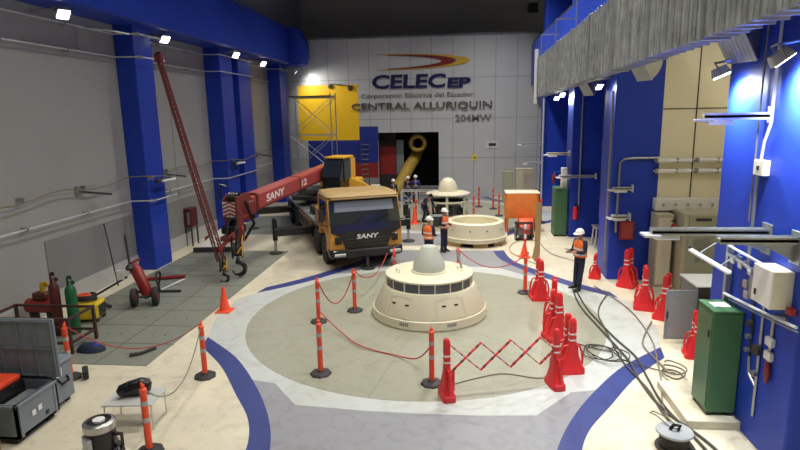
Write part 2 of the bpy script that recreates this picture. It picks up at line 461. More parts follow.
# ------------------------------------------------------------------ sign on the back wall
sg = thing('company_sign', 'big dark blue company lettering with red and gold swoosh on the end wall', 'sign', (-2.2, Y0-.02, 7))
def Wt(x, z): return T(x, Y0-.02, z)
text_mb('CELEC', .80, M_LOGO, Wt(-5.0, 6.40), .05, .03, .06, width=4.3, name='lettering', parent=sg, world=True)
text_mb('EP', .58, M_LOGO, Wt(-.62, 6.38), .05, .045, .06, width=1.35, name='lettering', parent=sg, world=True)
text_mb('Corporación Eléctrica del Ecuador', .34, M_LGRY, Wt(-5.69, 5.80), .02, .006, 0, width=6.6, name='lettering', parent=sg, world=True)
text_mb('CENTRAL ALLURIQUIN', .47, M_LMET, Wt(-6.25, 5.14), .10, .012, 0, width=8.2, name='lettering', parent=sg, world=True)
text_mb('204MW', .40, M_LGRY, Wt(-.17, 4.45), .04, .012, 0, width=2.1, name='lettering', parent=sg, world=True)
def swoosh(xl, xt, zc, hw, th, m, nm, ext, curve=.5):
    out = []; inn = []
    n = 20
    for k in range(n+1):
        t = k/n  # from left upper to tip
        out.append((xl+(xt-xl)*t, zc+hw*(1-t**2.6)**.55))
    for k in range(n+1):
        t = k/n; xt2 = xt-th*2.3
        inn.append((xl+(xt2-xl)*t, zc+(hw-th*.35*(.25+t))*(1-t**2.6)**.55))
    poly = out+[(x, 2*zc-z) for x, z in out[::-1][1:]]+[(x, 2*zc-z) for x, z in inn]+inn[::-1][1:]
    n = len(out)*2-1
    # build as quad strip
    o2 = out+[(x, 2*zc-z) for x, z in out[::-1][1:]]; i2 = inn+[(x, 2*zc-z) for x, z in inn[::-1][1:]]
    mb = MB(); N = len(o2)
    vs = [(x, Y0-.02, z) for x, z in o2]+[(x, Y0-.02, z) for x, z in i2]+[(x, Y0-.02-ext, z) for x, z in o2]+[(x, Y0-.02-ext, z) for x, z in i2]
    fs = []
    for i in range(N-1):
        fs += [(i, i+1, N+i+1, N+i), (2*N+i, 3*N+i, 3*N+i+1, 2*N+i+1), (i, 2*N+i, 2*N+i+1, i+1), (N+i, N+i+1, 3*N+i+1, 3*N+i)]
    mb.add(vs, fs, m); mb.build(nm, None, sg, True)
swoosh(-4.7, .72, 7.9, .45, .28, M_LYEL, 'swoosh', .02)
swoosh(-4.1, -.1, 7.9, .40, .34, M_LRED, 'swoosh', .04)
def plate(name, label, cat, x, z, wd, h, m, m2=None):
    r = thing(name, label, cat, (x, Y0-.01, z)); MB().box(-wd/2, wd/2, -.02, 0, -h/2, h/2, m, bev=.005).build('plate', None, r)
    if m2: MB().box(-wd*.3, wd*.3, -.03, -.02, -h*.2, h*.2, m2).build('marking', None, r)
plate('warning_sign', 'small yellow warning sign on the grey panelled end wall', 'sign', .98, 2.35, .32, .34, M_SIGNY, M_BAND)
plate('notice_plate', 'pale rectangular notice with a dark mark on the grey end wall', 'sign', 2.0, 3.1, .7, .42, M_ALU, M_CHAR)
o = MB().box(4.6, 5.2, 39.9, 40, 11.3, 11.9, M_CHAR).build('wall_vent'); tag(o, 'small dark square vent high on the far concrete wall', 'vent')

# ------------------------------------------------------------------ generator covers
def hatch_body(root, r0, rt, zt, closed=True):
    mb = MB()
    prof = [(r0+.0, 0), (r0, .12), (r0-.03, .14), (r0-.05, .16)]
    prof += [(rt+.05, zt-.34), (rt+.03, zt-.33)]
    mb.lathe(prof+[(rt+.03, zt-.3), (rt-.02, zt-.3), (rt-.02, zt-.07)], (0, 0, 0), M_HATCH, 64)
    mb.build('skirt', None, root)
g = thing('generator_cover', 'cream conical generator cover with window band and grey dome in the near circle', 'generator cover', (-.72, 13.9, .005)); SC = .955
mb = MB(); mb.lathe([(1.50, 0), (1.52, .03), (1.50, .22), (1.47, .235), (1.47, .25), (1.20, .78), (1.14, .80)], (0, 0, 0), M_HATCH, 72); mb.build('skirt', None, g)
mb = MB(); mb.lathe([(1.13, .78), (1.12, 1.02)], (0, 0, 0), M_GLASSD, 72); mb.build('window_band', None, g)
mb = MB()
for k in range(18):
    t = 2*PI*k/18; mb.box(-.012, .012, -.012, .012, .78, 1.03, M_HATCH, M=Matrix.Rotation(t, 4, 'Z') @ Matrix.Translation((1.14, 0, 0)))
mb.build_each('mullion', None, g)
mb = MB(); mb.lathe([(1.15, 1.02), (1.15, 1.06), (1.09, 1.075), (.62, 1.10), (.6, 1.08), (0, 1.08)], (0, 0, 0), M_HATCH, 72)
mb.lathe([(.48, 1.07), (.48, 1.11), (.44, 1.12)], (0, 0, 0), M_HATCH, 48); mb.build('top_deck', None, g)
mb = MB(); mb.lathe([(.43, 1.08), (.42, 1.25), (.41, 1.29), (.20, 1.70), (.18, 1.72), (0, 1.73)], (0, 0, 0), M_CONE, 48); mb.build('dome', None, g)
mb = MB()
for k in range(28):
    t = 2*PI*k/28
    for r, z in ((1.51, .06), ): mb.lathe([(.018, 0), (.018, .03)], (r*math.cos(t), r*math.sin(t), z), M_HATCH, 6, M=Matrix.Rotation(t, 4, 'Z') @ Matrix.Rotation(PI/2, 4, 'Y'))
mb.build_each('bolt', None, g)
def on_cone(t, z, dz, wd, m, th=.02):
    k = (1.47-1.20)/(.78-.25); r = 1.47-(z-.25)*k
    M = Matrix.Rotation(t, 4, 'Z') @ Matrix.Translation((r, 0, z)) @ Matrix.Rotation(-math.atan(k), 4, 'Y')
    return M
for t in (-2.25, -1.95, -1.25, -1.0):
    mb = MB(); mb.box(-.004, .012, -.05, .05, -.018, .018, M_BLACK, M=on_cone(t, .55, 0, 0, None)); mb.build('vent_slot', None, g)
for t in (-2.1, -1.12, .2, 2.4):
    mb = MB(); M = on_cone(t, .5, 0, 0, None)
    for a in (-.36, .36): mb.box(-.002, .006, a-.006, a+.006, -.24, .24, M_OFFW, M=M)
    for b_ in (-.24, .24): mb.box(-.002, .006, -.36, .36, b_-.006, b_+.006, M_OFFW, M=M)
    mb.build('access_panel', None, g)
for t in (-1.95, -1.15):
    mb = MB()
    for i in range(5): mb.box(1.49, 1.515, -.1+i*.05-.015, -.1+i*.05+.015, .10, .18, M_GRY, M=Matrix.Rotation(t, 4, 'Z'))
    mb.build('grille', None, g)
mb = MB()
for s in (-1, 1):
    mb.tube([(s*.8+.05, -.2+s*.1, 1.09), (s*.8+.05, -.2+s*.1, 1.17), (s*.8-.05, -.05+s*.1, 1.17), (s*.8-.05, -.05+s*.1, 1.09)], .015, M_HATCH, 6)
mb.build('lifting_handle', None, g)
mb = MB(); mb.tube([(.86, .25, 1.08), (.72, .55, 1.5)], .03, M_GRY, 8); mb.build('lever', None, g)
g.scale = (SC, SC, 1)

g = thing('cover_ring', 'open cream cover ring standing on timber blocks behind the near generator cover', 'cover ring', (.66, 22.0, 0)); g.scale = (.87, .87, .92)
mb = MB(); mb.lathe([(1.40, .18), (1.42, .32), (1.38, .34), (1.27, .92), (1.15, .97), (1.1, .97), (1.05, .9), (1.18, .2), (1.40, .18)], (0, 0, 0), M_HATCH, 64); mb.build('ring_wall', None, g)
mb = MB(); mb.lathe([(1.41, .30), (1.44, .31), (1.44, .35), (1.40, .36)], (0, 0, 0), M_HATCH, 64); mb.build('flange', None, g)
mb = MB()
for t in (-2.4, -1.75, -1.2, -.6): mb.lathe([(.03, 0), (.03, .012)], (1.32*math.cos(t), 1.32*math.sin(t), .68), M_BLACK, 10, M=Matrix.Rotation(t, 4, 'Z') @ Matrix.Rotation(PI/2, 4, 'Y'))
mb.build_each('bolt_hole', None, g)
for i, (x, y, a) in enumerate([(.85, 20.98, .1), (1.55, 21.35, .7), (-.1, 21.2, -.5), (-.3, 22.5, .3), (1.55, 22.6, .2)]):
    o = MB().box(-.28, .28, -.07, .07, 0, .16, M_WOOD, bev=.01).build('timber_block'); o.location = (x, y, 0); o.rotation_euler.z = a
    tag(o, 'short timber block under the open cream cover ring', 'timber block', 'timber blocks under the ring')

g = thing('turbine_stand', 'raised cream machine with flat disc, dome and legs beside the far floor circle', 'machine', (-.5, 28.4, 0))
mb = MB(); mb.lathe([(1.05, .98), (1.1, 1.0), (1.1, 1.05), (1.0, 1.08), (.5, 1.15)], (0, 0, 0), M_HATCH, 48); mb.build('disc', None, g)
mb = MB(); mb.lathe([(.5, 1.08), (.48, 1.3), (.38, 1.6), (.2, 1.78), (0, 1.82)], (0, 0, 0), M_HATCH, 32); mb.build('dome', None, g)
mb = MB(); mb.lathe([(.98, .60), (1.02, .62), (1.02, .68), (.98, .7), (.9, .7), (.9, .6), (.98, .6)], (0, 0, 0), M_HATCH, 40); mb.build('collar', None, g)
for k in range(6):
    t = k*PI/3+.5; mb = MB(); mb.box(-.06, .06, -.06, .06, 0, .98, M_HATCH, M=Matrix.Translation((.95*math.cos(t), .95*math.sin(t), 0)), bev=.01); mb.build('leg', None, g)
mb = MB(); mb.lathe([(.55, 0), (.6, .3), (.5, .6)], (0, 0, 0), M_GRY, 20)
for k in range(9):
    t = k*.7; mb.box(-.1, .1, -.08, .08, 0, .3+.05*(k % 4), M_CHAR, M=Matrix.Translation((.72*math.cos(t), .72*math.sin(t), 0)), bev=.02)
mb.build('machinery', None, g)
#PART2
# ------------------------------------------------------------------ delineator posts, cones, barriers
def delineator(label, x, y, rz=0, tilt=None):
    r = thing('delineator_post', label, 'safety post', (x, y, 0), rz, 'orange delineator posts')
    mb = MB(); mb.lathe([(.21, 0), (.215, .025), (.19, .05), (.08, .065), (.06, .09)], (0, 0, 0), M_CHAR, 8, smooth=False); mb.build('base', None, r)
    mb = MB(); mb.lathe([(.052, .06), (.05, 1.0), (.055, 1.01), (.055, 1.04), (.03, 1.06), (.028, 1.11), (0, 1.115)], (0, 0, 0), M_CONEO, 16)
    mb.build('post', None, r)
    for z in (.82, .55):
        mb = MB(); mb.lathe([(.054, z-.035), (.054, z+.035)], (0, 0, 0), M_REFL, 16); mb.build('reflective_band', None, r)
    mb = MB(); mb.tube([(0, .03, 1.08), (0, .055, 1.11), (0, .03, 1.14), (0, 0, 1.12)], .01, M_CONEO, 6); mb.build('chain_hook', None, r)
    return r
d0 = delineator('orange delineator post beside the blue floor stripe at left, linked by chains', -4.92, 9.95)
for x, y, l in [
    (-2.67, 10.2, 'orange delineator post alone at the near left edge of the olive floor circle'),
    (-3.39, 13.0, 'orange delineator post left of the generator cover, nearer one of two linked by cords'),
    (-2.64, 13.83, 'orange delineator post beside the left flank of the generator cover, between truck and cover'),
    (-.48, 9.92, 'orange delineator post just left of the expanded red lattice barrier'),
    (1.87, 15.53, 'orange delineator post right of the generator cover beside the folded red barrier'),
    (-4.66, 7.42, 'orange delineator post nearest the camera beside the white folding table'),
    (-7.57, 9.72, 'orange delineator post beside the slate grey job boxes'),
    (.02, 16.2, 'orange delineator post behind the generator cover, right of its dome'),
      (-1.85, 16.1, 'orange delineator post behind the generator cover, left of its dome toward the truck'),
    (1.12, 30.32, 'farthest orange delineator post, right of the raised cream machine'),
    (1.83, 29.67, 'orange delineator post second from the farthest, left of the orange tarp'),
    (1.99, 27.62, 'orange delineator post in front of the end wall just left of the orange tarp'),
    (.75, 27.0, 'orange delineator post against the raised cream machine'),
    (-1.94, 26.05, 'orange delineator post behind the crane truck beside the crouching person'),
    (-3.6, 29.2, 'orange delineator post beside the people near the dark opening'),
    (3.75, 26.0, 'orange delineator post by the far green cabinet')]:
    copy_tree(d0, (x, y, 0), random.uniform(0, 3), l)

def cone(label, x, y, h, z=0):
    r = thing('traffic_cone', label, 'traffic cone', (x, y, z), 0, 'traffic cones')
    MB().box(-.2, .2, -.2, .2, 0, .035, M_CONEO, bev=.015).build('base', None, r)
    mb = MB(); mb.lathe([(.15, .035), (.135, .06), (.03, h), (.015, h+.01), (0, h+.01)], (0, 0, 0), M_CONEO, 24); mb.build('body', None, r)
    return r
cone('orange traffic cone directly below the crane hooks', -6.06, 13.66, .66)
cone('orange traffic cone by the plywood board right of the cover ring', 2.30, 19.55, .55)
cone('tall orange cone beside the crouching person near the far machine', -1.98, 25.6, .75)

def barrier_post(mb, bands, loops, M):
    mb.loft([(0, 0, 0, .50, .26), (0, 0, .10, .50, .24), (0, 0, .13, .44, .20), (0, 0, .34, .27, .16), (0, 0, .50, .16, .13), (0, 0, .58, .135, .12), (0, 0, 1.02, .13, .115), (0, 0, 1.08, .11, .10), (0, 0, 1.11, .06, .06)], M_PRED, 20, 5, M)
    for z in (.80, .68): bands.loft([(0, 0, z-.015, .139, .126), (0, 0, z+.015, .138, .125)], M_RBAND, 20, 5, M)
    for s in (-1, 1):
        loops.tube([M @ Vector(p) for p in [(s*.06, 0, .56), (s*.15, 0, .54), (s*.20, 0, .42), (s*.22, 0, .24), (s*.2, 0, .12)]], .022, M_PRED, 7)
        bands_dummy = None; a_ = mb; a_.box(s*.03-.008, s*.03+.008, -.135, -.10, .12, .5, M_PRED, M=M)
def barrier(name, label, ax, ay, bx, by, group='red expanding barriers', side=None):
    cx, cy = (ax+bx)/2, (ay+by)/2; d = Vector((bx-ax, by-ay, 0)); L = d.length; rz = math.atan2(d.y, d.x)
    r = thing(name, label, 'barrier', (cx, cy, 0), rz, group)
    for s in (-1, 1):
        M = T(s*L/2, 0, 0, PI/2)
        a, b, c = MB(), MB(), MB(); barrier_post(a, b, c, M)
        p = a.build('post', None, r); b.build_each('reflective_band', None, p); c.build_each('side_loop', None, p)
    mb = MB(); n = 4 if L > 1 else 5; st = (L-.12)/n; x0 = -L/2+.06; wd = .058 if L > 1 else .04
    z0, z1 = (.46, .98) if L > 1 else (.28, 1.0)
    if L > 1:
        H = [(z0, z1), (z1, z0)]
        pts = 3.5; st = (L-.1)/pts
        for k in range(4):
            xa = x0+k*st; f = 1 if k < 3 else .5
            xb = xa+st*f
            for u, (p, q) in enumerate(((z0, z1), (z1, z0))):
                qq = p+(q-p)*f
                mb.bar((xa, -.012+.024*u, p), (xb, -.012+.024*u, qq), wd, .012, M_PRED)
                for j in range(4):
                    t0 = (j+.35)/4; t1 = t0+.09
                    P = Vector((xa, -.012+.024*u, p)); Q = Vector((xb, -.012+.024*u, qq))
                    mb.bar(P.lerp(Q, t0), P.lerp(Q, t1), wd+.003, .016, M_MARD)
    else:
        for k in range(n):
            xa = x0+k*st
            for u, (p, q) in enumerate(((z0, z1), (z1, z0))): mb.bar((xa, -.02+.04*u, p), (xa+st, -.02+.04*u, q), wd, .014, M_PRED)
    mb.build('lattice', None, r)
    return r
b0 = barrier('expanding_barrier', 'red expanding barrier pulled open with its zigzag lattice in front of the generator cover', -.19, 9.44, 1.79, 10.0)
f0 = barrier('folded_barrier', 'red folded barrier standing just right of the opened lattice barrier', 2.19, 10.58, 2.15, 10.84, 'red folded barriers')
for x, y, a, l in [(2.16, 12.25, 1.9, 'red folded barrier in the cluster behind the opened barrier, nearer one'),
                   (2.28, 13.25, 1.4, 'red folded barrier in the cluster behind the opened barrier, farther one'),
                   (2.19, 15.05, 1.7, 'red folded barrier right of the generator cover, beside the orange post'),
                   (4.12, 17.1, 1.2, 'red folded barrier at the foot of the blue column behind the standing inspector'),
                   (4.85, 16.3, .9, 'red folded barrier in front of the blue column, farthest of three by the niche'),
                   (4.72, 14.4, 1.3, 'red folded barrier before the beige cabinet niche, middle of three'),
                   (5.0, 13.7, 1.0, 'red folded barrier before the beige cabinet niche, nearest of three'),
                   (4.83, 11.5, 1.4, 'red folded barrier squeezed behind the green cabinet')]:
    copy_tree(f0, (x, y, 0), a, l, scale=.68 if y > 17 else (.85 if x > 4.8 and y < 12 else 1))

def cord(name, label, cat, pts, r, m, group=None, n=6):
    """smooth cable through points"""
    P = [Vector(p) for p in pts]; Q = [P[0]]+P+[P[-1]]; out = []
    for i in range(1, len(Q)-2):
        a, b, c, d = Q[i-1:i+3]; k = max(3, int((c-b).length/.12)); k = min(k, 14)
        for j in range(k):
            t = j/k; out.append(.5*((2*b)+(-a+c)*t+(2*a-5*b+4*c-d)*t*t+(-a+3*b-3*c+d)*t**3))
    out.append(P[-1])
    o = MB().tube(out, r, m, n).build(name); tag(o, label, cat, group); return o
def sag(a, b, s, n=6):
    a = Vector(a); b = Vector(b); return [a.lerp(b, k/n)-Vector((0, 0, s*4*(k/n)*(1-k/n))) for k in range(n+1)]
cord('safety_rope', 'red cord hanging between the two orange posts left of the generator cover', 'cord', sag((-3.39, 13.0, 1.1), (-2.64, 13.83, 1.1), .75, 8), .014, M_ROPE)
cord('safety_rope', 'red cord running from the left post past the near side of the generator cover', 'cord', [(-3.39, 12.93, .35), (-2.7, 12.2, .10), (-2.1, 11.5, .05), (-1.3, 11.1, .03), (-.8, 10.6, .2), (-.48, 9.97, .75)], .014, M_ROPE)
cord('safety_rope', 'red cord from beside the cover toward the crane truck front', 'cord', sag((-2.64, 13.83, 1.1), (-2.2, 17.2, .7), .45, 8), .014, M_ROPE)
cord('safety_rope', 'red cord drooping behind the generator cover to the right hand post', 'cord', sag((.02, 16.2, 1.08), (1.87, 15.53, 1.1), .45, 8), .014, M_ROPE)
cord('barrier_chain', 'chain drooping from the nearest orange post to the post by the blue stripe', 'chain', sag((-4.66, 7.42, 1.05), (-4.92, 9.95, 1.05), .62, 8), .012, M_ROPEW)
cord('barrier_chain', 'chain from the post by the blue stripe toward the job boxes', 'chain', sag((-4.92, 9.95, 1.1), (-7.57, 9.72, 1.1), .5, 8), .01, M_ROPE)
cord('barrier_chain', 'chain lying from the nearest orange post under the white table', 'chain', [(-4.66, 7.42, .95), (-4.8, 7.6, .3), (-5.0, 7.9, .02), (-5.2, 8.3, .02)], .012, M_ROPEW)

# ------------------------------------------------------------------ people
def skin_mesh(name, nodes, edges, m, parent, sub=1, M=None):
    me = bpy.data.meshes.new(name); keys = list(nodes)
    me.from_pydata([(M @ Vector(nodes[k][0]) if M else Vector(nodes[k][0])) for k in keys], [(keys.index(a), keys.index(b)) for a, b in edges], [])
    me.materials.append(m); o = bpy.data.objects.new(name, me); COL.objects.link(o)
    o.parent = parent
    md = o.modifiers.new('skin', 'SKIN'); md.use_smooth_shade = True
    for i, k in enumerate(keys):
        r = nodes[k][1]; r = r if isinstance(r, tuple) else (r, r)
        me.skin_vertices[0].data[i].radius = r
        me.skin_vertices[0].data[i].use_root = (i == 0)
    if sub: s = o.modifiers.new('sub', 'SUBSURF'); s.levels = sub; s.render_levels = sub
    return o
def person(label, x, y, rz, pose, vest=M_HIVIS, shirt=M_NAVY, trousers=M_NAVY, helmet=True, z=0, face=True):
    """local frame: faces -Y, feet at the origin; pose gives joint positions"""
    r = thing('person', label, 'person', (x, y, z), rz)
    J = dict(pel=(0, 0, .95), wst=(0, 0, 1.08), chs=(0, 0, 1.30), nek=(0, 0, 1.46), hed=(0, -.015, 1.60), top=(0, 0, 1.68),
             hl=(-.09, 0, .90), hr=(.09, 0, .90), kl=(-.11, -.01, .50), kr=(.11, -.01, .50), al=(-.12, .02, .09), ar=(.12, .02, .09),
             tl=(-.13, -.13, .035), tr=(.13, -.13, .035),
             sl=(-.19, 0, 1.40), sr=(.19, 0, 1.40), el=(-.25, .02, 1.12), er=(.25, .02, 1.12), wl=(-.24, -.08, .87), wr=(.24, -.08, .87))
    J.update(pose)
    V = {k: Vector(v) for k, v in J.items()}
    N = {'pel': (V['pel'], (.11, .085)), 'wst': (V['wst'], (.115, .08)), 'chs': (V['chs'], (.15, .10)), 'nek': (V['nek'], .055)}
    nd = (V['hed']-V['nek'])
    N['jaw'] = (V['nek'].lerp(V['hed'], .45)+Vector((0, -.012, 0)), (.058, .06)); N['hed'] = (V['hed'], (.078, .092)); N['top'] = (V['top'], (.06, .07))
    E = [('pel', 'wst'), ('wst', 'chs'), ('chs', 'nek'), ('nek', 'jaw'), ('jaw', 'hed'), ('hed', 'top')]
    for s in 'lr':
        N['s'+s] = (V['s'+s], .065); N['e'+s] = (V['e'+s], .042); N['w'+s] = (V['w'+s], .028)
        N['h'+s] = (V['h'+s], .085); N['k'+s] = (V['k'+s], .058); N['a'+s] = (V['a'+s], .04); N['t'+s] = (V['t'+s], .035)
        E += [('chs', 's'+s), ('s'+s, 'e'+s), ('e'+s, 'w'+s), ('pel', 'h'+s), ('h'+s, 'k'+s), ('k'+s, 'a'+s), ('a'+s, 't'+s)]
        d = (V['w'+s]-V['e'+s]).normalized(); side = d.cross(Vector((0, 0, 1)))
        if side.length < .2: side = Vector((0, 1, 0))
        side.normalize()
        N['p'+s] = (V['w'+s]+d*.075, (.034, .018)); E.append(('w'+s, 'p'+s))
        for i, (off, L) in enumerate(((-.03, .07), (-.010, .08), (.011, .075), (.031, .06))):
            p = V['w'+s]+d*.095+side*off; k = 'f%d%s' % (i, s)
            dn = Vector((0, 0, -.012))
            N[k] = (p+d*.03, .0085); N[k+'b'] = (p+d*L+dn*1.6, .007); E += [('p'+s, k), (k, k+'b')]
        p = V['w'+s]+d*.03+side*(-.045); N['th'+s] = (p, .01); N['tb'+s] = (p+d*.04+side*-.012, .009); E += [('w'+s, 'th'+s), ('th'+s, 'tb'+s)]
    skin_mesh('body', N, E, M_SKIN, r, 1)
    # trousers
    T_ = {'pel': (V['pel'], (.150, .118)), 'w2': (V['pel'].lerp(V['wst'], .9), (.152, .118))}
    ET = [('pel', 'w2')]
    for s in 'lr':
        T_['h'+s] = (V['h'+s], .105); T_['k'+s] = (V['k'+s], .076); T_['a'+s] = (V['a'+s].lerp(V['k'+s], .06), .066)
        ET += [('pel', 'h'+s), ('h'+s, 'k'+s), ('k'+s, 'a'+s)]
    skin_mesh('trousers', T_, ET, trousers, r, 1)
    # shirt with sleeves
    Sx = {'chs': (V['chs'], (.175, .118)), 'wst': (V['wst'], (.150, .108)), 'nk': (V['chs'].lerp(V['nek'], .65), .075)}
    ES = [('wst', 'chs'), ('chs', 'nk')]
    for s in 'lr':
        Sx['s'+s] = (V['s'+s], .082); Sx['e'+s] = (V['e'+s], .056); Sx['c'+s] = (V['e'+s].lerp(V['w'+s], .8), .042)
        ES += [('chs', 's'+s), ('s'+s, 'e'+s), ('e'+s, 'c'+s)]
    skin_mesh('shirt', Sx, ES, shirt, r, 1)
    if vest:
        up = (V['chs']-V['wst']).normalized(); fx = Vector((1, 0, 0)); fy = up.cross(fx)*-1
        M = Matrix((( fx.x, -fy.x, up.x, 0), (fx.y, -fy.y, up.y, 0), (fx.z, -fy.z, up.z, 0), (0, 0, 0, 1)))
        M.translation = V['pel'].lerp(V['wst'], .1)
        L = (V['nek']-V['pel']).length
        mb = MB(); mb.loft([(0, 0, 0, .39, .31), (0, 0, .14, .38, .30), (0, 0, .30, .41, .31), (0, 0, .39, .42, .29), (0, 0, .455, .34, .22), (0, 0, .475, .2, .15)], vest, 20, 2.6, M)
        vo = mb.build('safety_vest', None, r)
        mb = MB()
        for z in (.05, .21): mb.loft([(0, 0, z, .40, .316), (0, 0, z+.045, .40, .316)], M_RBAND, 20, 2.6, M)
        mb.build('reflective_stripe', None, vo)
    for s in 'lr':
        a, t = V['a'+s], V['t'+s]; d = (t-a); ang = math.atan2(d.x, -d.y)
        mb = MB(); M = Matrix.Translation((a.x, a.y, a.z-.09)) @ Matrix.Rotation(ang, 4, 'Z')
        mb.loft([(0, -.07, 0, .10, .29), (0, -.07, .03, .10, .29), (0, -.06, .06, .095, .25), (0, 0, .11, .09, .13), (0, .0, .17, .1, .12)], M_BLACK, 16, 2.6, M)
        mb.build('boot', None, r)
    hd, tp = V['hed'], V['top']
    if helmet:
        mb = MB(); up = (tp-V['nek']).normalized(); q = Vector((0, 0, 1)).rotation_difference(up).to_matrix().to_4x4()
        M = Matrix.Translation(hd+up*.03) @ q
        mb.lathe([(.12, 0), (.122, .02), (.112, .07), (.08, .115), (.04, .135), (0, .14)], (0, 0, 0), M_HELM, 24, M=M @ Matrix.Diagonal((.92, 1.08, 1, 1)))
        mb.loft([(0, -.03, .0, .27, .31), (0, -.03, .012, .27, .31)], M_HELM, 20, 2.2, M)
        mb.build('helmet', None, r)
    else:
        mb = MB(); mb.lathe([(.098, -.01), (.1, .04), (.07, .10), (0, .125)], tuple(hd+Vector((0, .015, 0))), M_BLACK, 18); mb.build('hair', None, r)
    if face:
        for s in (-1, 1):
            mb = MB(); mb.lathe([(0, -.009), (.009, 0), (0, .009)], tuple(hd+Vector((s*.032, -.088, .0))), M_BLACK, 8); mb.build('eye', None, r)
        mb = MB(); mb.prism([(-.012, -.025), (.012, -.025), (0, .012)], -.03, M_SKIN, M=Matrix.Translation(hd+Vector((0, -.085, -.02)))); mb.build('nose', None, r)
        mb = MB(); mb.box(-.025, .025, -.093, -.083, -.062, -.054, M_LRED, M=Matrix.Translation(hd)); mb.build('mouth', None, r)
    return r
# inspector standing at right, facing left with a tablet
person('person in orange safety vest and white helmet standing right, reading a tablet', 3.42, 15.95, -PI/2+.5,
       dict(wl=(-.09, -.33, 1.13), wr=(.09, -.34, 1.13), el=(-.25, -.05, 1.12), er=(.25, -.05, 1.12), kl=(-.12, -.02, .5), al=(-.16, .0, .09), tl=(-.19, -.15, .035), kr=(.12, -.06, .5), ar=(.14, -.12, .09), tr=(.17, -.27, .035), hed=(0, -.04, 1.60), top=(0, -.03, 1.68)))
tp = thing('tablet', 'small dark tablet held by the inspector at right', 'tablet', (3.42-.36*math.cos(.5), 15.95-.36*math.sin(.5), 1.16), -PI/2+.5)
MB().box(-.10, .10, -.13, -.0, -.0, .012, M_BLACK, M=Matrix.Rotation(-.5, 4, 'X')).build('shell', None, tp)
MB().box(-.088, .088, -.118, -.012, .012, .014, M_ALU, M=Matrix.Rotation(-.5, 4, 'X')).build('screen', None, tp)
person('person in orange vest and white helmet seen from behind the generator cover dome', -.95, 18.35, 2.5,
       dict(wl=(-.13, -.28, 1.05), wr=(.22, -.16, .92))).scale = (.95,)*3
person('person in dark clothes with orange vest and white helmet beside the open cover ring', -.50, 20.3, 1.0,
       dict(wl=(-.15, -.30, 1.1), wr=(.18, -.3, 1.05)), shirt=M_NAVY).scale = (.92,)*3
person('person in dark clothes and white helmet standing behind the crane truck cab', -3.45, 30.2, .5, dict(wl=(-.12, -.3, 1.1)), vest=None, face=False).scale = (.88,)*3
person('person in dark clothes and white helmet beyond the white steel frame, left of a pair', -2.75, 31.3, -.3, dict(), vest=None, face=False).scale = (.9,)*3
person('person in blue clothes and white helmet beyond the white steel frame, right of a pair', -2.35, 31.5, .2, dict(), vest=None, shirt=M_BTAG, face=False).scale = (.92,)*3
person('person in dark clothes bending down beside the tall orange cone', -1.52, 26.1, .9,
       dict(pel=(0, .1, .80), wst=(0, .04, .92), chs=(0, -.16, 1.07), nek=(0, -.30, 1.15), hed=(0, -.38, 1.24), top=(0, -.42, 1.31), hl=(-.09, .1, .76), hr=(.09, .1, .76),
            kl=(-.12, -.13, .47), kr=(.12, -.13, .47), sl=(-.19, -.22, 1.10), sr=(.19, -.22, 1.10), el=(-.24, -.3, .84), er=(.24, -.3, .84), wl=(-.2, -.4, .62), wr=(.2, -.4, .62)), vest=None, helmet=False, face=False)
# ------------------------------------------------------------------ crane truck
TH = math.radians(24.5)
K = thing('crane_truck', 'orange and black mobile crane truck with red telescopic boom swung over its left side', 'crane truck', (-2.95, 17.95, 0), TH)
def mirx(fn):
    for s in (-1, 1): fn(s)
mb = MB(); mb.box(-.45, .45, .7, 11.4, .6, .95, M_CHAR, bev=.02); mb.build('chassis', None, K)
mb = MB(); mb.box(-1.2, 1.2, 2.3, 11.3, 1.08, 1.2, M_GRY, bev=.02)
for i in range(22): mb.box(-1.19, 1.19, 2.45+i*.4, 2.47+i*.4, 1.2, 1.212, M_CHAR)
mb.build('deck', None, K)
for s in (-1, 1):
    mb = MB(); mb.box(s*.72, s*1.21, 3.65, 6.6, .55, 1.07, M_ORG if s < 0 else M_ORG, bev=.03)
    for i in range(4): mb.box(s*1.205, s*1.225, 3.8+i*.7, 4.4+i*.7, .62, 1.0, M_CHAR, bev=.004)
    mb.build('side_locker', None, K)
def wheel(x, y, s):
    Mw = T(x, y, .50) @ Matrix.Rotation(s*PI/2, 4, 'Y')
    mb = MB(); mb.lathe([(.29, -.16), (.44, -.17), (.49, -.13), (.50, -.05), (.50, .05), (.49, .13), (.44, .17), (.29, .16)], (0, 0, 0), M_DARK, 32, M=Mw)
    for k in range(26):
        mb.box(.49, .515, -.018, .018, -.15, .15, M_DARK, M=Mw @ Matrix.Rotation(2*PI*k/26, 4, 'Z') @ Matrix.Rotation(.25, 4, 'X'))
    wo = mb.build('wheel', None, K)
    mb = MB(); mb.lathe([(.29, .12), (.27, .06), (.15, .05), (.12, .13), (0, .14)], (0, 0, 0), M_STEEL, 24, M=Mw)
    for k in range(8):
        t = k*PI/4; mb.lathe([(.015, .05), (.015, .09)], (0, 0, 0), M_CHAR, 6, M=Mw @ Matrix.Translation((.2*math.cos(t), .2*math.sin(t), 0)))
    mb.build('rim', None, wo)
for y in (1.25, 2.75, 7.4, 9.2):
    for s in (-1, 1): wheel(s*1.02, y, s)
for y in (2.75, 7.4, 9.2):
    for s in (-1, 1):
        mb = MB(); n = 10; R0 = .62
        for k in range(n):
            a, b = PI*k/n, PI*(k+1)/n
            mb.bar((s*1.03, y+R0*math.cos(a), .5+R0*math.sin(a)*.9), (s*1.03, y+R0*math.cos(b), .5+R0*math.sin(b)*.9), .4, .03, M_CHAR)
        mb.build('mudguard', None, K)
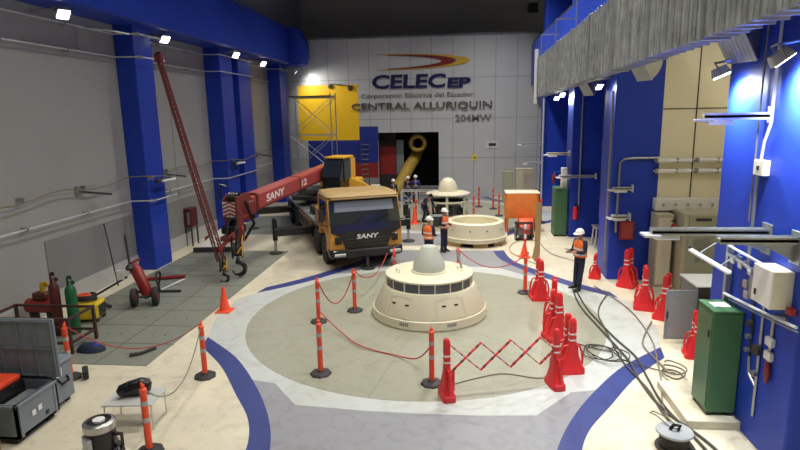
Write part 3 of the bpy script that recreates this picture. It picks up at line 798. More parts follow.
# cab
def side_prism(mb, poly, x0, x1, m):   # poly in (y,z)
    n = len(poly); vs = [(x0, y, z) for y, z in poly]+[(x1, y, z) for y, z in poly]
    mb.add(vs, [tuple(range(n)), tuple(range(2*n-1, n-1, -1))]+[(i, i+n, (i+1) % n+n, (i+1) % n) for i in range(n)], m)
cabp = [(.05, .55), (.02, 1.25), (.10, 1.52), (.34, 2.28), (.42, 2.32), (1.95, 2.34), (2.02, 1.3), (2.02, .95), (1.72, .95), (1.62, 1.12), (1.25, 1.2), (.88, 1.12), (.72, .85), (.68, .55)]
mb = MB(); side_prism(mb, cabp, -1.2, 1.2, M_ORG); cab = mb.build('cab', None, K)
mb = MB(); mb.loft([(0, 1.15, 2.31, 2.42, 1.75), (0, 1.12, 2.38, 2.46, 1.9), (0, 1.15, 2.45, 2.34, 1.75), (0, 1.2, 2.49, 1.9, 1.3)], M_ROOF, 32, 7)
mb.box(-1.1, 1.1, .14, .5, 2.30, 2.35, M_ROOF, bev=.02); mb.build('roof', None, cab)
def front_pt(z):   # y of the cab front at height z
    P = [(.05, .55), (.02, 1.25), (.10, 1.52), (.34, 2.28)]
    for (ya, za), (yb, zb) in zip(P, P[1:]):
        if za <= z <= zb: return ya+(yb-ya)*(z-za)/(zb-za)
    return P[-1][0]
def front_quad(mb, poly, off, m):
    """poly of (x,z) laid on the sloped front"""
    n = len(poly); f = [(x, front_pt(z)-off, z) for x, z in poly]; b = [(x, front_pt(z)+.01, z) for x, z in poly]
    mb.add(f+b, [tuple(range(n)), tuple(range(2*n-1, n-1, -1))]+[(i, (i+1) % n, (i+1) % n+n, i+n) for i in range(n)], m)
mb = MB(); front_quad(mb, [(-1.195, 1.50), (1.195, 1.50), (1.16, 2.27), (-1.16, 2.27)], .012, M_GLASS); ws = mb.build('windscreen', None, cab)
mb = MB(); front_quad(mb, [(-1.0, 1.90), (1.0, 1.90), (.98, 2.22), (-.98, 2.22)], .018, M_WINDS); mb.build('sun_shade', None, ws)
mb = MB()
for s in (-.45, .35): mb.bar((s, front_pt(1.55)-.03, 1.55), (s+.45, front_pt(1.75)-.035, 1.75), .02, .02, M_BLACK)
mb.build_each('wiper', None, ws)
mb = MB(); front_quad(mb, [(-1.18, 1.26), (1.18, 1.26), (1.17, 1.51), (-1.17, 1.51)], .02, M_BLACK); front_quad(mb, [(-.72, .72), (.72, .72), (.86, 1.1), (1.17, 1.27), (-1.17, 1.27), (-.86, 1.1)], .025, M_BLACK)
for z in (.82, .92, 1.02): front_quad(mb, [(-.7, z-.015), (.7, z-.015), (.7, z+.015), (-.7, z+.015)], .04, M_CHAR)
gr = mb.build('grille', None, cab)
text_mb('SANY', .15, M_RBAND, T(-.34, .0, 1.02), .02, .02, .15, width=.74, name='lettering', parent=gr)
bpy.data.objects[-1] if False else None
mb = MB(); mb.loft([(0, .22, .40, 2.40, .55), (0, .18, .46, 2.46, .62), (0, .18, .66, 2.46, .62), (0, .2, .70, 2.42, .56)], M_BLACK, 28, 6); bp_ = mb.build('bumper', None, cab)
for s in (-1, 1):
    mb = MB(); mb.box(s*.74, s*1.12, -.15, -.10, .50, .60, M_REFL, bev=.02); mb.build('headlight', None, bp_)
    mb = MB(); mb.box(s*.84, s*1.06, -.02, .01, .88, 1.12, M_BLACK, bev=.02); mb.build('corner_lamp', None, cab)
    mb = MB(); mb.tube([(s*1.18, .35, 2.15), (s*1.42, .22, 2.1), (s*1.42, .22, 1.5), (s*1.2, .35, 1.45)], .018, M_BLACK, 6)
    mi_ = mb.build('mirror_arm', None, cab)
    MB().box(s*1.34, s*1.52, .17, .23, 1.62, 2.02, M_BLACK, bev=.02).build('mirror', None, mi_)
    mb = MB(); xo = s*1.2; mb.box(xo-.012, xo+.012, .62, 1.60, 1.55, 2.2, M_GLASS, bev=.005); mb.build('side_window', None, cab)
    mb = MB(); mb.box(xo-.008, xo+.008, .5, .515, 1.2, 2.25, M_BLACK); mb.box(xo-.008, xo+.008, 1.68, 1.695, 1.2, 2.25, M_BLACK); mb.box(xo-.03, xo+.03, 1.45, 1.6, 1.38, 1.42, M_BLACK); mb.build('door_frame', None, cab)
    mb = MB(); mb.box(s*.95, s*1.22, .75, 1.0, .45, .5, M_CHAR); mb.box(s*.95, s*1.22, .75, 1.0, .72, .76, M_CHAR); mb.build('step', None, cab)
mb = MB()
mb.tube([(0, -.02, .42), (0, -.02, .05)], .055, M_CHAR, 12); mb.build('front_jack', None, K)
mb = MB(); mb.lathe([(.24, 0), (.24, .04), (.08, .07)], (0, -.02, 0), M_CHAR, 24); mb.build('jack_pad', None, K)
mb = MB(); mb.tube([(-.6, 2.15, .95), (-.6, 2.15, 2.2), (.6, 2.15, 2.2), (.6, 2.15, .95)], .03, M_CHAR, 6); mb.box(-1.15, -.55, 2.15, 2.85, 1.2, 1.75, M_ORG, bev=.04)
mb.box(.3, 1.1, 2.2, 3.0, 1.2, 1.6, M_CHAR, bev=.04); mb.build('engine_housing', None, K)
# outriggers
for (y, X) in ((3.25, 2.62), (8.4, 3.0)):
    for s in (-1, 1):
        mb = MB(); mb.box(s*.4, s*X, y-.13, y+.13, .66, .95, M_BLACK, bev=.015); ob = mb.build('outrigger_beam', None, K)
        mb = MB(); mb.lathe([(.09, .5), (.09, 1.28), (.05, 1.32)], (s*(X-.03), y, 0), M_BLACK, 16); mb.lathe([(.05, .06), (.05, .5)], (s*(X-.03), y, 0), M_STEEL, 12); mb.build('jack', None, ob)
        mb = MB(); mb.lathe([(.25, 0), (.25, .04), (.09, .08)], (s*(X-.03), y, 0), M_CHAR, 20); mb.build('jack_pad', None, ob)
# turret, operator cab, boom (in the boom's own frame, placed in the world)
PHI = -.185; BX, BY = -5.92, 24.4
MBm = T(BX, BY, 0, PHI)
def bw(p): return MBm @ Vector(p)
mb = MB(); mb.lathe([(.75, 1.2), (.75, 1.42)], (0, 0, 0), M_CHAR, 32, M=MBm); mb.box(-.95, 1.15, -1.1, 2.6, 1.42, 1.6, M_CHAR, M=MBm, bev=.03)
mb.box(-.9, .45, 1.7, 2.6, 1.6, 2.3, M_TYEL, M=MBm, bev=.06); mb.box(.5, 1.1, .9, 2.3, 1.6, 2.1, M_TYEL, M=MBm, bev=.06); mb.build('turntable', None, K, True)
mb = MB()
mb.prism([(-.85, 1.6), (.75, 1.6), (.75, 3.1), (.2, 3.2), (-.55, 3.15), (-.95, 2.4)], .82, M_BLACK, M=MBm @ Matrix.Translation((.42, 0, 0)) @ Matrix.Rotation(PI/2, 4, 'Z') @ Matrix.Translation((0, -.82, 0)))
oc = mb.build('operator_cab', None, K, True)
def kid(mb, name, par):   # child of a child of K authored in world space; par has identity local transform
    o = mb.build(name, None, None)
    inv = (Matrix.Translation(K.location) @ Matrix.Rotation(K.rotation_euler.z, 4, 'Z')).inverted()
    o.data.transform(inv); o.parent = par; return o
mb = MB(); mb.box(1.245, 1.27, -.5, .25, 2.2, 3.05, M_GLASS, M=MBm); kid(mb, 'side_window', oc)
mb = MB(); mb.prism([(.25, 1.6), (.82, 1.6), (.82, 3.12), (.25, 3.18)], .86, M_TYEL, M=MBm @ Matrix.Translation((.42, 0, 0)) @ Matrix.Rotation(PI/2, 4, 'Z') @ Matrix.Translation((0, -.84, 0)))
mb.box(.42, 1.28, -.6, .6, 3.16, 3.24, M_TYEL, M=MBm, bev=.02); kid(mb, 'rear_panel', oc)
mb = MB(); mb.add([bw(p) for p in [(.46, -.60, 3.1), (1.2, -.60, 3.1), (1.2, -.965, 2.42), (.46, -.965, 2.42), (.46, -.58, 3.1), (1.2, -.58, 3.1), (1.2, -.94, 2.42), (.46, -.94, 2.42)]], [(0, 1, 2, 3), (7, 6, 5, 4), (0, 4, 5, 1), (1, 5, 6, 2), (2, 6, 7, 3), (3, 7, 4, 0)], M_GLASS); kid(mb, 'front_window', oc)
mb = MB(); mb.prism([(0, 0), (1.3, 0), (1.3, .18), (.9, .45), (.3, .7), (0, .75)], .35, M_TYEL, M=T(-4.95, 24.2, 1.6, .15)); mb.build('winch_housing', None, K, True)
def bz(y): return 2.50+(y)*(.46/6.9)    # boom centre height, y negative forward
mb = MB()
def bsec(y0, y1, w, h, m):
    za, zb = bz(y0), bz(y1)
    pr = [(-w/2, -h*.32), (-w*.3, -h/2), (w*.3, -h/2), (w/2, -h*.32), (w/2, h*.42), (w*.42, h/2), (-w*.42, h/2), (-w/2, h*.42)]
    vs = [bw((x, y0, za+z)) for x, z in pr]+[bw((x, y1, zb+z)) for x, z in pr]; n = 8
    mb.add(vs, [tuple(range(n)), tuple(range(2*n-1, n-1, -1))]+[(i, i+n, (i+1) % n+n, (i+1) % n) for i in range(n)], m)
bsec(1.5, -5.9, .50, .60, M_RED); boom = mb.build('boom', None, K, True)
mb = MB(); bsec(-5.85, -6.2, .44, .52, M_RED); kid(mb, 'boom_section', boom); mb = MB(); bsec(-6.15, -6.5, .38, .46, M_RED); kid(mb, 'boom_section', boom)
mb = MB(); bsec(-5.85, -5.95, .55, .66, M_MARD); bsec(-2.6, -2.68, .52, .62, M_MARD); kid(mb, 'collar', boom)
sl = math.atan(.46/6.9)
def btxt(t, h, y, w):
    M = MBm @ Matrix.Translation((.252, y, bz(y)-h/2+.02)) @ Matrix.Rotation(PI/2, 4, 'Z') @ Matrix.Rotation(-sl, 4, 'Y')
    o = text_mb(t, h, M_RBAND, M, .006, .02, .1, width=w, name='lettering')
    o.data.transform((Matrix.Translation(K.location) @ Matrix.Rotation(K.rotation_euler.z, 4, 'Z')).inverted()); o.parent = boom
btxt('SANY', .27, -5.3, 1.35); btxt('12', .25, -2.5, .45)
mb = MB()   # luffing ram and hoses
mb.tube([bw((0, .2, 1.55)), bw((0, -2.4, bz(-2.4)-.35))], .13, M_CHAR, 14); mb.tube([bw((0, -1.2, 1.78)), bw((0, -2.5, bz(-2.5)-.35))], .09, M_STEEL, 12); kid(mb, 'lift_cylinder', boom)
# boom head
mb = MB()
for x in (-.27, .27): mb.prism([(-.35, -.35), (.35, -.45), (.45, -.1), (.35, .45), (-.1, .5), (-.4, .30)], .04, M_MARD, M=MBm @ T(x, -6.75, bz(-6.7), PI/2))
mb.box(-.3, .3, -6.9, -6.4, bz(-6.6)-.3, bz(-6.6)-.22, M_RED, M=MBm); hd = mb.build('boom_head', None, K, True)
mb = MB()
mb.lathe([(.2, -.18), (.16, -.12), (.2, -.06), (.16, 0), (.2, .06), (.16, .12), (.2, .18)], (0, 0, 0), M_BLACK, 20, M=MBm @ T(0, -6.95, bz(-6.7)-.3) @ Matrix.Rotation(PI/2, 4, 'Y'))
kid(mb, 'sheave', hd); mb = MB()
mb.lathe([(.2, -.18), (.16, -.12), (.2, -.06), (.16, 0), (.2, .06), (.16, .12), (.2, .18)], (0, 0, 0), M_BLACK, 20, M=MBm @ T(0, -6.85, bz(-6.7)+.33) @ Matrix.Rotation(PI/2, 4, 'Y'))
kid(mb, 'sheave', hd)
mb = MB(); mb.box(-.27, .27, -7.2, -7.17, bz(-6.9)-.22, bz(-6.9)+.26, M_RBAND, M=MBm)
for i in range(4):
    for s in (-1, 1):
        z = bz(-6.9)-.2+i*.12
        mb.bar(bw((0, -7.21, z+.1)), bw((s*.26, -7.21, z-.0)), .012, .055, M_RED)
kid(mb, 'chevron_plate', hd)
mb = MB(); mb.box(-.3, .3, -7.35, -6.8, 1.28, 1.55, M_BLACK, M=MBm, bev=.03)
mb.box(-.22, -.14, -7.2, -6.9, .98, 1.9, M_MARD, M=MBm); mb.box(.26, .32, -7.3, -6.95, 1.0, 2.5, M_MARD, M=MBm)
mb.box(.2, .36, -6.6, -6.15, 1.8, 2.25, M_MARD, M=MBm, bev=.03); mb.tube([bw((.38, -6.9, 2.3)), bw((.42, -6.5, 1.5)), bw((.2, -6.8, 1.0))], .05, M_BLACK, 8)
mb.bar(bw((-.4, -7.2, 1.1)), bw((.42, -7.2, 1.5)), .1, .12, M_RED); mb.bar(bw((.3, -7.0, 1.45)), bw((-.3, -7.1, 1.0)), .08, .08, M_RBAND)
mb.tube([bw((-.1, -7.1, 2.8)), bw((-.3, -7.2, 2.9)), bw((-.35, -7.2, 2.4))], .04, M_BLACK, 8)
kid(mb, 'bracket', hd)
# lattice fly jib leaning to the wall
ja, jb = Vector((-7.42, 16.75, .55)), Vector((-8.92, 16.9, 6.75))
mb = MB(); d = (jb-ja).normalized(); sx_ = Vector((0, 1, 0)).cross(d).normalized()*-1; sy_ = d.cross(sx_).normalized()
ch = []
for sx in (-1, 1):
    for sy in (-1, 1):
        A = ja+sx_*.10*sx+sy_*.08*sy; B = jb+sx_*.05*sx+sy_*.04*sy; mb.tube([A, B], .024, M_MARD, 6); ch.append((A, B))
jib = mb.build('lattice_jib', None, K, True)
mb = MB(); n = 15
for k in range(n):
    t, t2 = k/n, (k+1)/n; 
    for i, j in ((0, 2), (1, 3), (0, 1), (2, 3)):
        A, B = ch[i]; C, D = ch[j]
        mb.tube([A.lerp(B, t), C.lerp(D, t2)] if k % 2 else [C.lerp(D, t), A.lerp(B, t2)], .008, M_MARD, 5)
        mb.tube([A.lerp(B, t), C.lerp(D, t)], .012, M_CHAR, 5)
kid(mb, 'lacing', jib)
mb = MB(); mb.box(-.1, .1, -.08, .08, -.1, .12, M_MARD, M=T(*jb)); mb.lathe([(.1, -.03), (.07, 0), (.1, .03)], (0, 0, 0), M_BLACK, 16, M=T(*(jb+Vector((0, 0, .08)))) @ Matrix.Rotation(PI/2, 4, 'X')); kid(mb, 'jib_tip', jib)
mb = MB(); mb.bar((-7.45, 16.75, .9), (-6.95, 17.3, 1.5), .10, .1, M_RED); mb.bar((-7.4, 16.8, 1.2), (-6.85, 17.3, 1.15), .08, .10, M_MARD); kid(mb, 'jib_pin_frame', jib)
# hook blocks
def hookblock(x, y, z, sc, label):
    mb = MB(); M = T(x, y, z, .25) @ Matrix.Scale(sc, 4)
    for s in (-.11, 0, .11): mb.loft([(s, 0, -.22, .03, .24), (s, 0, -.1, .03, .42), (s, 0, .22, .03, .42), (s, 0, .34, .03, .2)], M_BLACK, 16, 3, M)
    mb.lathe([(.17, -.1), (.17, .1)], (0, 0, 0), M_CHAR, 20, M=M @ Matrix.Rotation(PI/2, 4, 'Y'))
    o = mb.build('hook_block', None, K, True)
    mb = MB()
    for s in (-.128, .128):
        for k in range(3): mb.bar(M @ Vector((s, -.18, -.12+k*.14)), M @ Vector((s, .16, .02+k*.14)), .012, .03, M_TYEL)
    mb.bar(M @ Vector((.02, -.215, -.05)), M @ Vector((.12, -.215, .1)), .012, .04, M_TYEL)
    kid(mb, 'yellow_stripes', o)
    pts = []
    for k in range(15):
        a = PI*.55-k*(1.5*PI/14); pts.append(M @ Vector((.15*math.cos(a+PI*.0), 0, -.48+.15*math.sin(a))))
    pts = [M @ Vector((0, 0, -.2))]+pts
    mb = MB(); mb.tube(pts, [.035*sc*1.2]+[.045*sc*1.2]*10+[.04*sc, .033*sc, .026*sc, .018*sc, .01*sc], M_BLACK, 10); kid(mb, 'hook', o)
    return o
hookblock(-7.12, 16.2, .50, .80, 0); hookblock(-6.84, 16.7, .92, 1.3, 0)
mb = MB()
for x0, y0, z1, tx, ty in ((-7.12, 16.2, .75, -7.15, 17.1), (-6.9, 16.7, 1.35, -6.95, 17.25), (-6.78, 16.7, 1.35, -6.9, 17.25)): mb.tube([(x0, y0, z1), (tx, ty, 2.0)], .012, M_CHAR, 5)
mb.build('wire_rope', None, K, True)
mb = MB()   # boxes and coils on the deck
mb.box(-1.0, -.2, 4.0, 4.9, 1.2, 1.5, M_CHAR, bev=.04); mb.box(.3, 1.1, 3.6, 4.6, 1.2, 1.55, M_GRY, bev=.04); mb.box(-1.0, 1.0, 9.6, 10.9, 1.2, 1.7, M_GRY, bev=.05)
mb.lathe([(.22, 0), (.3, .06), (.22, .12)], (-.8, 3.3, 1.2), M_BLACK, 20); mb.build_each('deck_box', None, K)
# ------------------------------------------------------------------ left side: pipes, floodlights, fire point
def flood(label, x, y, z, ang, side, power, wall_x, tilt=-.75, r=.13, col=(1, .95, .86), spot=2.2, up=.25, s=.85):
    """floodlight on a short bracket; ang = heading of the beam in plan"""
    rt = thing('floodlight', label, 'floodlight', (x, y, z), ang, 'wall floodlights')
    tilt = -tilt; M = Matrix.Rotation(tilt, 4, 'X') @ Matrix.Scale(s, 4)
    mb = MB(); mb.loft([(0, 0, -.14, .30, .26), (0, 0, 0, .38, .34), (0, 0, .02, .38, .34)], M_REFL, 20, 6, M @ Matrix.Rotation(-PI/2, 4, 'X') @ Matrix.Scale(-1, 4, (0, 0, 1)) if False else M @ Matrix.Rotation(PI/2, 4, 'X')); mb.build('housing', None, rt)
    mb = MB(); mb.box(-.165, .165, -.03, -.022, -.145, .145, M_LAMP, M=M); mb.build('lens', None, rt)
    mb = MB(); mb.tube([(-.2, 0, 0), (-.2, .1, .18), (.2, .1, .18), (.2, 0, 0)], .014, M_GALV, 6)
    wx = Matrix.Rotation(-ang, 4, 'Z') @ Vector((wall_x-x, 0, up)); mb.tube([(0, .1, .18), (wx.x, wx.y, wx.z)], .02, M_GALV, 6); mb.build('bracket', None, rt)
    L = bpy.data.lights.new('floodlight_beam', 'SPOT'); L.energy = power; L.color = col; L.spot_size = spot; L.spot_blend = .8; L.shadow_soft_size = r
    lo = bpy.data.objects.new('floodlight_beam', L); COL.objects.link(lo); lo.parent = rt
    lo.matrix_local = Matrix.Rotation(tilt, 4, 'X') @ Matrix.Translation((0, -.07, 0)) @ Matrix.Rotation(-PI/2, 4, 'X')
    return rt
FL = [(-9.8, 14.05, 7.57, 'floodlight on the left wall nearest the camera', WL), (-9.8, 19.1, 7.57, 'floodlight on the left wall between the first two blue columns', WL),
      (-9.5, 24.6, 7.57, 'floodlight on the left touching pair of blue columns', -9.95), (-9.8, 29.0, 7.57, 'floodlight on the left wall just before the last blue column', WL), (-9.15, 32.4, 7.35, 'floodlight in the far left corner above the yellow mural', -9.95)]
for i, (x, y, z, l, wx) in enumerate(FL): flood(l, x, y, z, PI*.33 if i < 4 else PI*.72, 1, 90 if i < 4 else 260, wx, up=.1)

def conduit(label, z, yA, yB, dz=0, r=.022, steps=((17.4, 18.85, -9.78), (23.8, 27.5, -9.88), (32.0, 33.5, -9.88)), wob=0, group='wall conduits left', m=None):
    pts = []; y = yA; X = WL+.16
    root = thing('wall_conduit', label, 'conduit', (X, yA, z), 0, group)
    ev = [(yA, X)]
    for a, b, xx in steps:
        if a > yA and a < yB: ev += [(a-.15, X), (a-.06, xx), (b+.06, xx), (b+.15, X)]
    ev.append((yB, X)); ev = [e for e in ev if e[0] <= yB+.2]
    for (y0, x0), (y1, x1) in zip(ev, ev[1:]):
        n = max(1, int(abs(y1-y0)/.6))
        for k in range(n):
            t = k/n; yy = y0+(y1-y0)*t; pts.append((x0+(x1-x0)*t, yy, z+dz*(yy-yA)/(yB-yA)+wob*math.sin(yy*1.9)*.06-wob*.05*abs(math.sin(yy*.9))))
    pts.append((ev[-1][1], ev[-1][0], z+dz))
    MB().tube(pts, r*1.15, m or M_ALU, 7).build('pipe', None, root, True)
    mb = MB(); y = yA+1
    while y < yB:
        xx = X
        for a, b, c in steps:
            if a-.2 < y < b+.2: xx = c
        mb.box(xx-.15, xx+.035, y-.03, y+.03, z+dz*(y-yA)/(yB-yA)-.06, z+dz*(y-yA)/(yB-yA)+.05, M_GALV, bev=.005); y += 2.35
    mb.build_each('clip', None, root, True)
conduit('upper steel conduit running along the left wall just below the floodlights', 7.53, 7, 33.5)
conduit('thin steel conduit along the left wall below the floodlight conduit', 6.85, 7, 31.8, r=.018)
conduit('sagging cable pair along the left wall at mid height', 3.1, 7, 31.5, r=.016, wob=1, m=M_CABG)
conduit('straight steel conduit along the left wall above the dark dado', 2.36, 7, 31.5, r=.02)
for y, l in ((14.9, 'short bare bracket arm on the left wall conduit nearest the camera'), (19.6, 'short bracket arm on the left wall between the first two columns'), (29.5, 'bracket arm on the left wall near the scaffold tower')):
    o = MB(); o.bar((WL+.02, y, 3.0), (WL+.55, y+.75, 2.82), .05, .06, M_CHAR); o.box(WL, WL+.1, y-.08, y+.08, 2.9, 3.15, M_GALV, bev=.01)
    tag(o.build('wall_bracket'), l, 'bracket', 'wall brackets left')
for y0, yc, l in ((17.35, 17.6, 'pale tube lamp on the face of the first left blue column'), (23.7, 24.1, 'pale tube lamp on the face of the second left blue column')):
    r = thing('tube_lamp', l, 'lamp', (-9.7, yc, 2.95), 0, 'tube lamps')
    mb = MB(); mb.box(-.14, 0, 0, .9, -.05, .06, M_CHAR, bev=.01); mb.build('mount', None, r)
    MB().tube([(.06, .15, 0), (.06, 1.0, -.02)], .045, M_TUBE, 10).build('tube', None, r)
g = thing('pipe_support', 'vertical steel drop pipe with small bracket under the nearest left floodlight', 'pipe', (WL+.1, 15.6, 6.8))
MB().tube([(0, 0, 0), (0, 0, .8)], .015, M_GALV, 6).build('pipe', None, g); MB().tube([(.0, .2, .72), (.5, .6, .7), (.9, 1.1, .62)], .03, M_GALV, 6).build('arm', None, g)
# red fire cabinet on a stand beside the left wall
g = thing('fire_cabinet', 'dark red fire hose cabinet on a frame against the left wall between columns', 'fire cabinet', (-10.42, 21.2, 0)); g.scale = (.8, .8, 1)
MB().box(-.3, .1, -.35, .35, .75, 1.5, M_MAROON, bev=.03).build('cabinet_body', None, g)
MB().box(-.1, .02, -.37, -.35, .85, 1.35, M_BAND).build('window', None, g)
for x in (-.25, .05):
    for y in (-.3, .3): MB().box(x-.03, x+.03, y-.03, y+.03, 0, .75, M_CHAR).build('leg', None, g)
g = thing('red_case', 'small red case beside the sloping steel plate near the left wall', 'case', (-9.95, 21.6, 0)); g.scale = (.6,)*3
MB().box(-.3, .3, -.25, .25, 0, .45, M_TANK, bev=.06).build('shell', None, g); MB().tube([(-.12, 0, .45), (-.1, 0, .54), (.1, 0, .54), (.12, 0, .45)], .02, M_BLACK, 6).build('handle', None, g)
o = MB(); o.slab([(-9.85, 19.85), (-8.45, 20.0), (-8.5, 20.9), (-9.7, 20.8)], 0.0, .07, M_CHAR); o.slab([(-9.85, 19.86), (-8.45, 20.0), (-8.46, 20.06), (-9.84, 19.92)], .05, .2, M_CHAR); 
vs = [(-9.8, 19.95, .16), (-8.45, 20.08, .18), (-8.5, 20.75, .95), (-8.75, 20.7, 1.0), (-9.8, 20.05, .14), (-8.45, 20.18, .14), (-8.5, 20.82, .95), (-8.75, 20.78, 1.0)]
o.add(vs, [(0, 1, 2, 3), (7, 6, 5, 4), (0, 4, 5, 1), (1, 5, 6, 2), (2, 6, 7, 3), (3, 7, 4, 0)], M_WHITE)
o.bar((-8.6, 20.9, .05), (-8.6, 20.9, .86), .05, .05, M_CHAR)
tag(o.build('sloped_cover'), 'pale triangular sloping cover plate on the floor behind the hanging hooks', 'cover plate')

# red wheeled cart
g = thing('wheeled_cart', 'red tilted wheeled cart with long dark handle in front of the first left column', 'cart', (-8.4, 13.95, .012), .35)
for x in (-.27, .27):
    mb = MB(); Mw = T(x, 0, .25) @ Matrix.Rotation(PI/2, 4, 'Y'); mb.lathe([(.15, -.06), (.23, -.07), (.25, -.03), (.25, .03), (.23, .07), (.15, .06)], (0, 0, 0), M_DARK, 24, M=Mw); wo = mb.build('wheel', None, g)
    MB().lathe([(.15, -.05), (.05, -.07), (.05, .07), (.15, .05)], (0, 0, 0), M_TANK, 16, M=Mw).build('rim', None, wo)
MB().tube([(-.3, 0, .25), (.3, 0, .25)], .03, M_CHAR, 8).build('axle', None, g)
MB().loft([(0, 0, 0, .22, .22), (0, 0, .06, .30, .28), (0, 0, .85, .30, .28), (0, 0, 1.0, .16, .16)], M_TANK, 20, 2.4, T(.1, .1, .2, 0, -.35, -.42)).build('tank', None, g)
mb = MB(); mb.tube([(-.35, .35, .85), (-.42, .45, 1.9)], .03, M_CHAR, 8); mb.tube([(-.35, .42, 1.1), (-.1, .5, 1.2)], .035, M_TANK, 8); mb.build('handle', None, g)
MB().lathe([(.09, 0), (.11, .06), (.05, .15)], (-.36, .3, .95), M_CHAR, 14).build('valve', None, g)
MB().box(-.62, -.44, .1, .13, .78, 1.05, M_WHITE, M=Matrix.Rotation(.2, 4, 'X')).build('label_plate', None, g)
mb = MB(); P = []
for k in range(40): a = k*.5; P.append((.32+.03*math.sin(k), .38+.22*math.cos(a), .55+.26*math.sin(a)))
mb.tube(P, .028, M_DARK, 6); mb.build('hose_coil', None, g)
def rod(lbl, a, b, r, m, nm='steel_bar'):
    o = MB().tube([a, b], r, m, 8).build(nm); tag(o, lbl, 'bar')
rod('red bar lying on the plates at the foot of the first left column', (-9.7, 16.2, .07), (-8.55, 16.55, .07), .055, M_TANK)
rod('pale steel bar on the plates right of the red cart', (-8.65, 15.1, .05), (-8.45, 16.3, .05), .035, M_ALU)
rod('dark steel bar behind the red cart', (-9.4, 15.0, .05), (-8.0, 15.15, .05), .04, M_CHAR)
rod('dark bar leaning from the floor toward the red cart beside the yellow machine', (-10.25, 14.3, .05), (-9.25, 14.6, .62), .03, M_CHAR)
rod('thick dark bar on the floor beside the yellow machine', (-9.9, 14.15, .06), (-9.25, 13.7, .06), .045, M_CHAR)
rod('thin pole leaning on the left wall behind the red cart', (-10.2, 15.6, .03), (WL+.1, 15.8, 1.9), .02, M_CHAR, 'leaning_pole')

# gas cylinders
def gas(label, x, y, h, r, m):
    g = thing('gas_cylinder', label, 'gas cylinder', (x, y, .0), 0, 'gas cylinders')
    MB().lathe([(r*.95, 0), (r, .03), (r, h*.80), (r*.9, h*.86), (r*.45, h*.93), (r*.3, h*.94)], (0, 0, 0), m, 28).build('tank', None, g)
    mb = MB(); mb.lathe([(.03, h*.93), (.03, h*1.0), (.05, h*1.0), (.05, h*1.03), (0, h*1.03)], (0, 0, 0), M_STEEL, 12); mb.tube([(0, 0, h*.98), (.1, -.03, h*.98)], .02, M_STEEL, 8)
    mb.lathe([(.05, -.015), (.05, .015)], (.11, -.03, h*.98), m, 14, M=Matrix.Rotation(PI/2, 4, 'X')); mb.build('valve', None, g)
    MB().lathe([(r*.5, h*.92), (r*.52, h*.95), (r*.45, h*1.06), (r*.35, h*1.09)], (0, 0, 0), m, 16, a0=.5, a1=5).build('guard', None, g)
    return g
gas('tall maroon gas cylinder with gauges in the rack at left', -9.35, 11.85, 1.40, .115, M_MAROON)
gas('tall green gas cylinder in the rack at left', -9.02, 11.95, 1.30, .125, M_GGRN)
g = thing('cylinder_rack', 'dark steel trolley rack around the gas cylinders behind the job boxes', 'rack', (-9.25, 11.3, 0))
mb = MB()
for x in (-.95, .95):
    for y in (-.5, .35): mb.box(x-.03, x+.03, y-.03, y+.03, 0.012 if x > 0 else 0, .82, M_RACK)
for z in (.25, .79):
    mb.bar((-.95, -.5, z), (.95, -.5, z), .05, .05, M_RACK); mb.bar((-.95, .35, z), (.95, .35, z), .05, .05, M_RACK)
    for x in (-.95, .95): mb.bar((x, -.5, z), (x, .35, z), .05, .05, M_RACK)
mb.build('frame', None, g)
g = thing('compressor_tank', 'red horizontal tank machine left of the gas cylinders', 'compressor', (-10.0, 12.3, 0)); g.scale = (.75, .9, .9)
MB().tube([(-.62, 0, .62), (-.55, 0, .62), (.35, 0, .62), (.42, 0, .62)], [.12, .2, .2, .12], M_TANK, 24).build('tank', None, g)
MB().box(-.3, .2, -.14, .14, .8, 1.0, M_MAROON, bev=.04).build('motor', None, g)
for x in (-.4, .2): MB().box(x-.04, x+.04, -.15, .15, 0, .48, M_CHAR).build('leg', None, g)
g = thing('brass_regulator', 'brass coloured gauge set standing on the red tank machine at far left', 'regulator', (-10.0, 12.3, .895))
mb = MB(); mb.lathe([(.05, 0), (.06, .1), (.04, .25)], (0, 0, 0), M_LYEL, 14); mb.lathe([(.07, -.02), (.07, .02)], (.1, 0, .2), M_LYEL, 16, M=Matrix.Rotation(PI/2, 4, 'X')); mb.build('gauge', None, g)
g = thing('yellow_machine', 'yellow machine with coiled black and orange leads on top behind the gas cylinders', 'machine', (-9.3, 12.85, .0), .2)
MB().box(-.35, .35, -.28, .28, .08, .5, M_MYEL, bev=.05).build('body', None, g)
for x in (-.28, .28):
    for y in (-.2, .2): MB().box(x-.05, x+.05, y-.05, y+.05, .012, .1, M_CHAR).build('foot', None, g)
mb = MB(); P = []
for k in range(60): a = k*.45; P.append(((.22+.03*math.sin(k))*math.cos(a), (.18+.02*math.sin(k*.7))*math.sin(a), .54+.002*k))
mb.tube(P, .025, M_DARK, 6); mb.build('black_lead', None, g)
mb = MB(); P = [( .16*math.cos(k*.5)-.05, .12*math.sin(k*.5), .64+.001*k) for k in range(26)]; mb.tube(P, .022, M_CONEO, 6); mb.build('orange_lead', None, g)
MB().box(.351, .37, -.2, .2, .15, .42, M_CHAR, bev=.005).build('control_panel', None, g)
g = thing('blue_cloth_bundle', 'crumpled dark blue cloth bundle on the floor behind the orange post at left', 'cloth', (-8.0, 11.0, .012)); g.scale = (.85, .85, 1)
mb = MB(); mb.loft([(0, 0, 0, .75, .45), (0, .02, .06, .7, .42), (-.05, 0, .13, .45, .3), (-.08, 0, .17, .2, .15)], M_NAVY, 24, 2.2); mb.loft([(.1, .0, .05, .36, .26), (.1, 0, .15, .2, .16), (.1, 0, .2, .06, .05)], M_BTAG, 16, 2); mb.build('cloth', None, g)
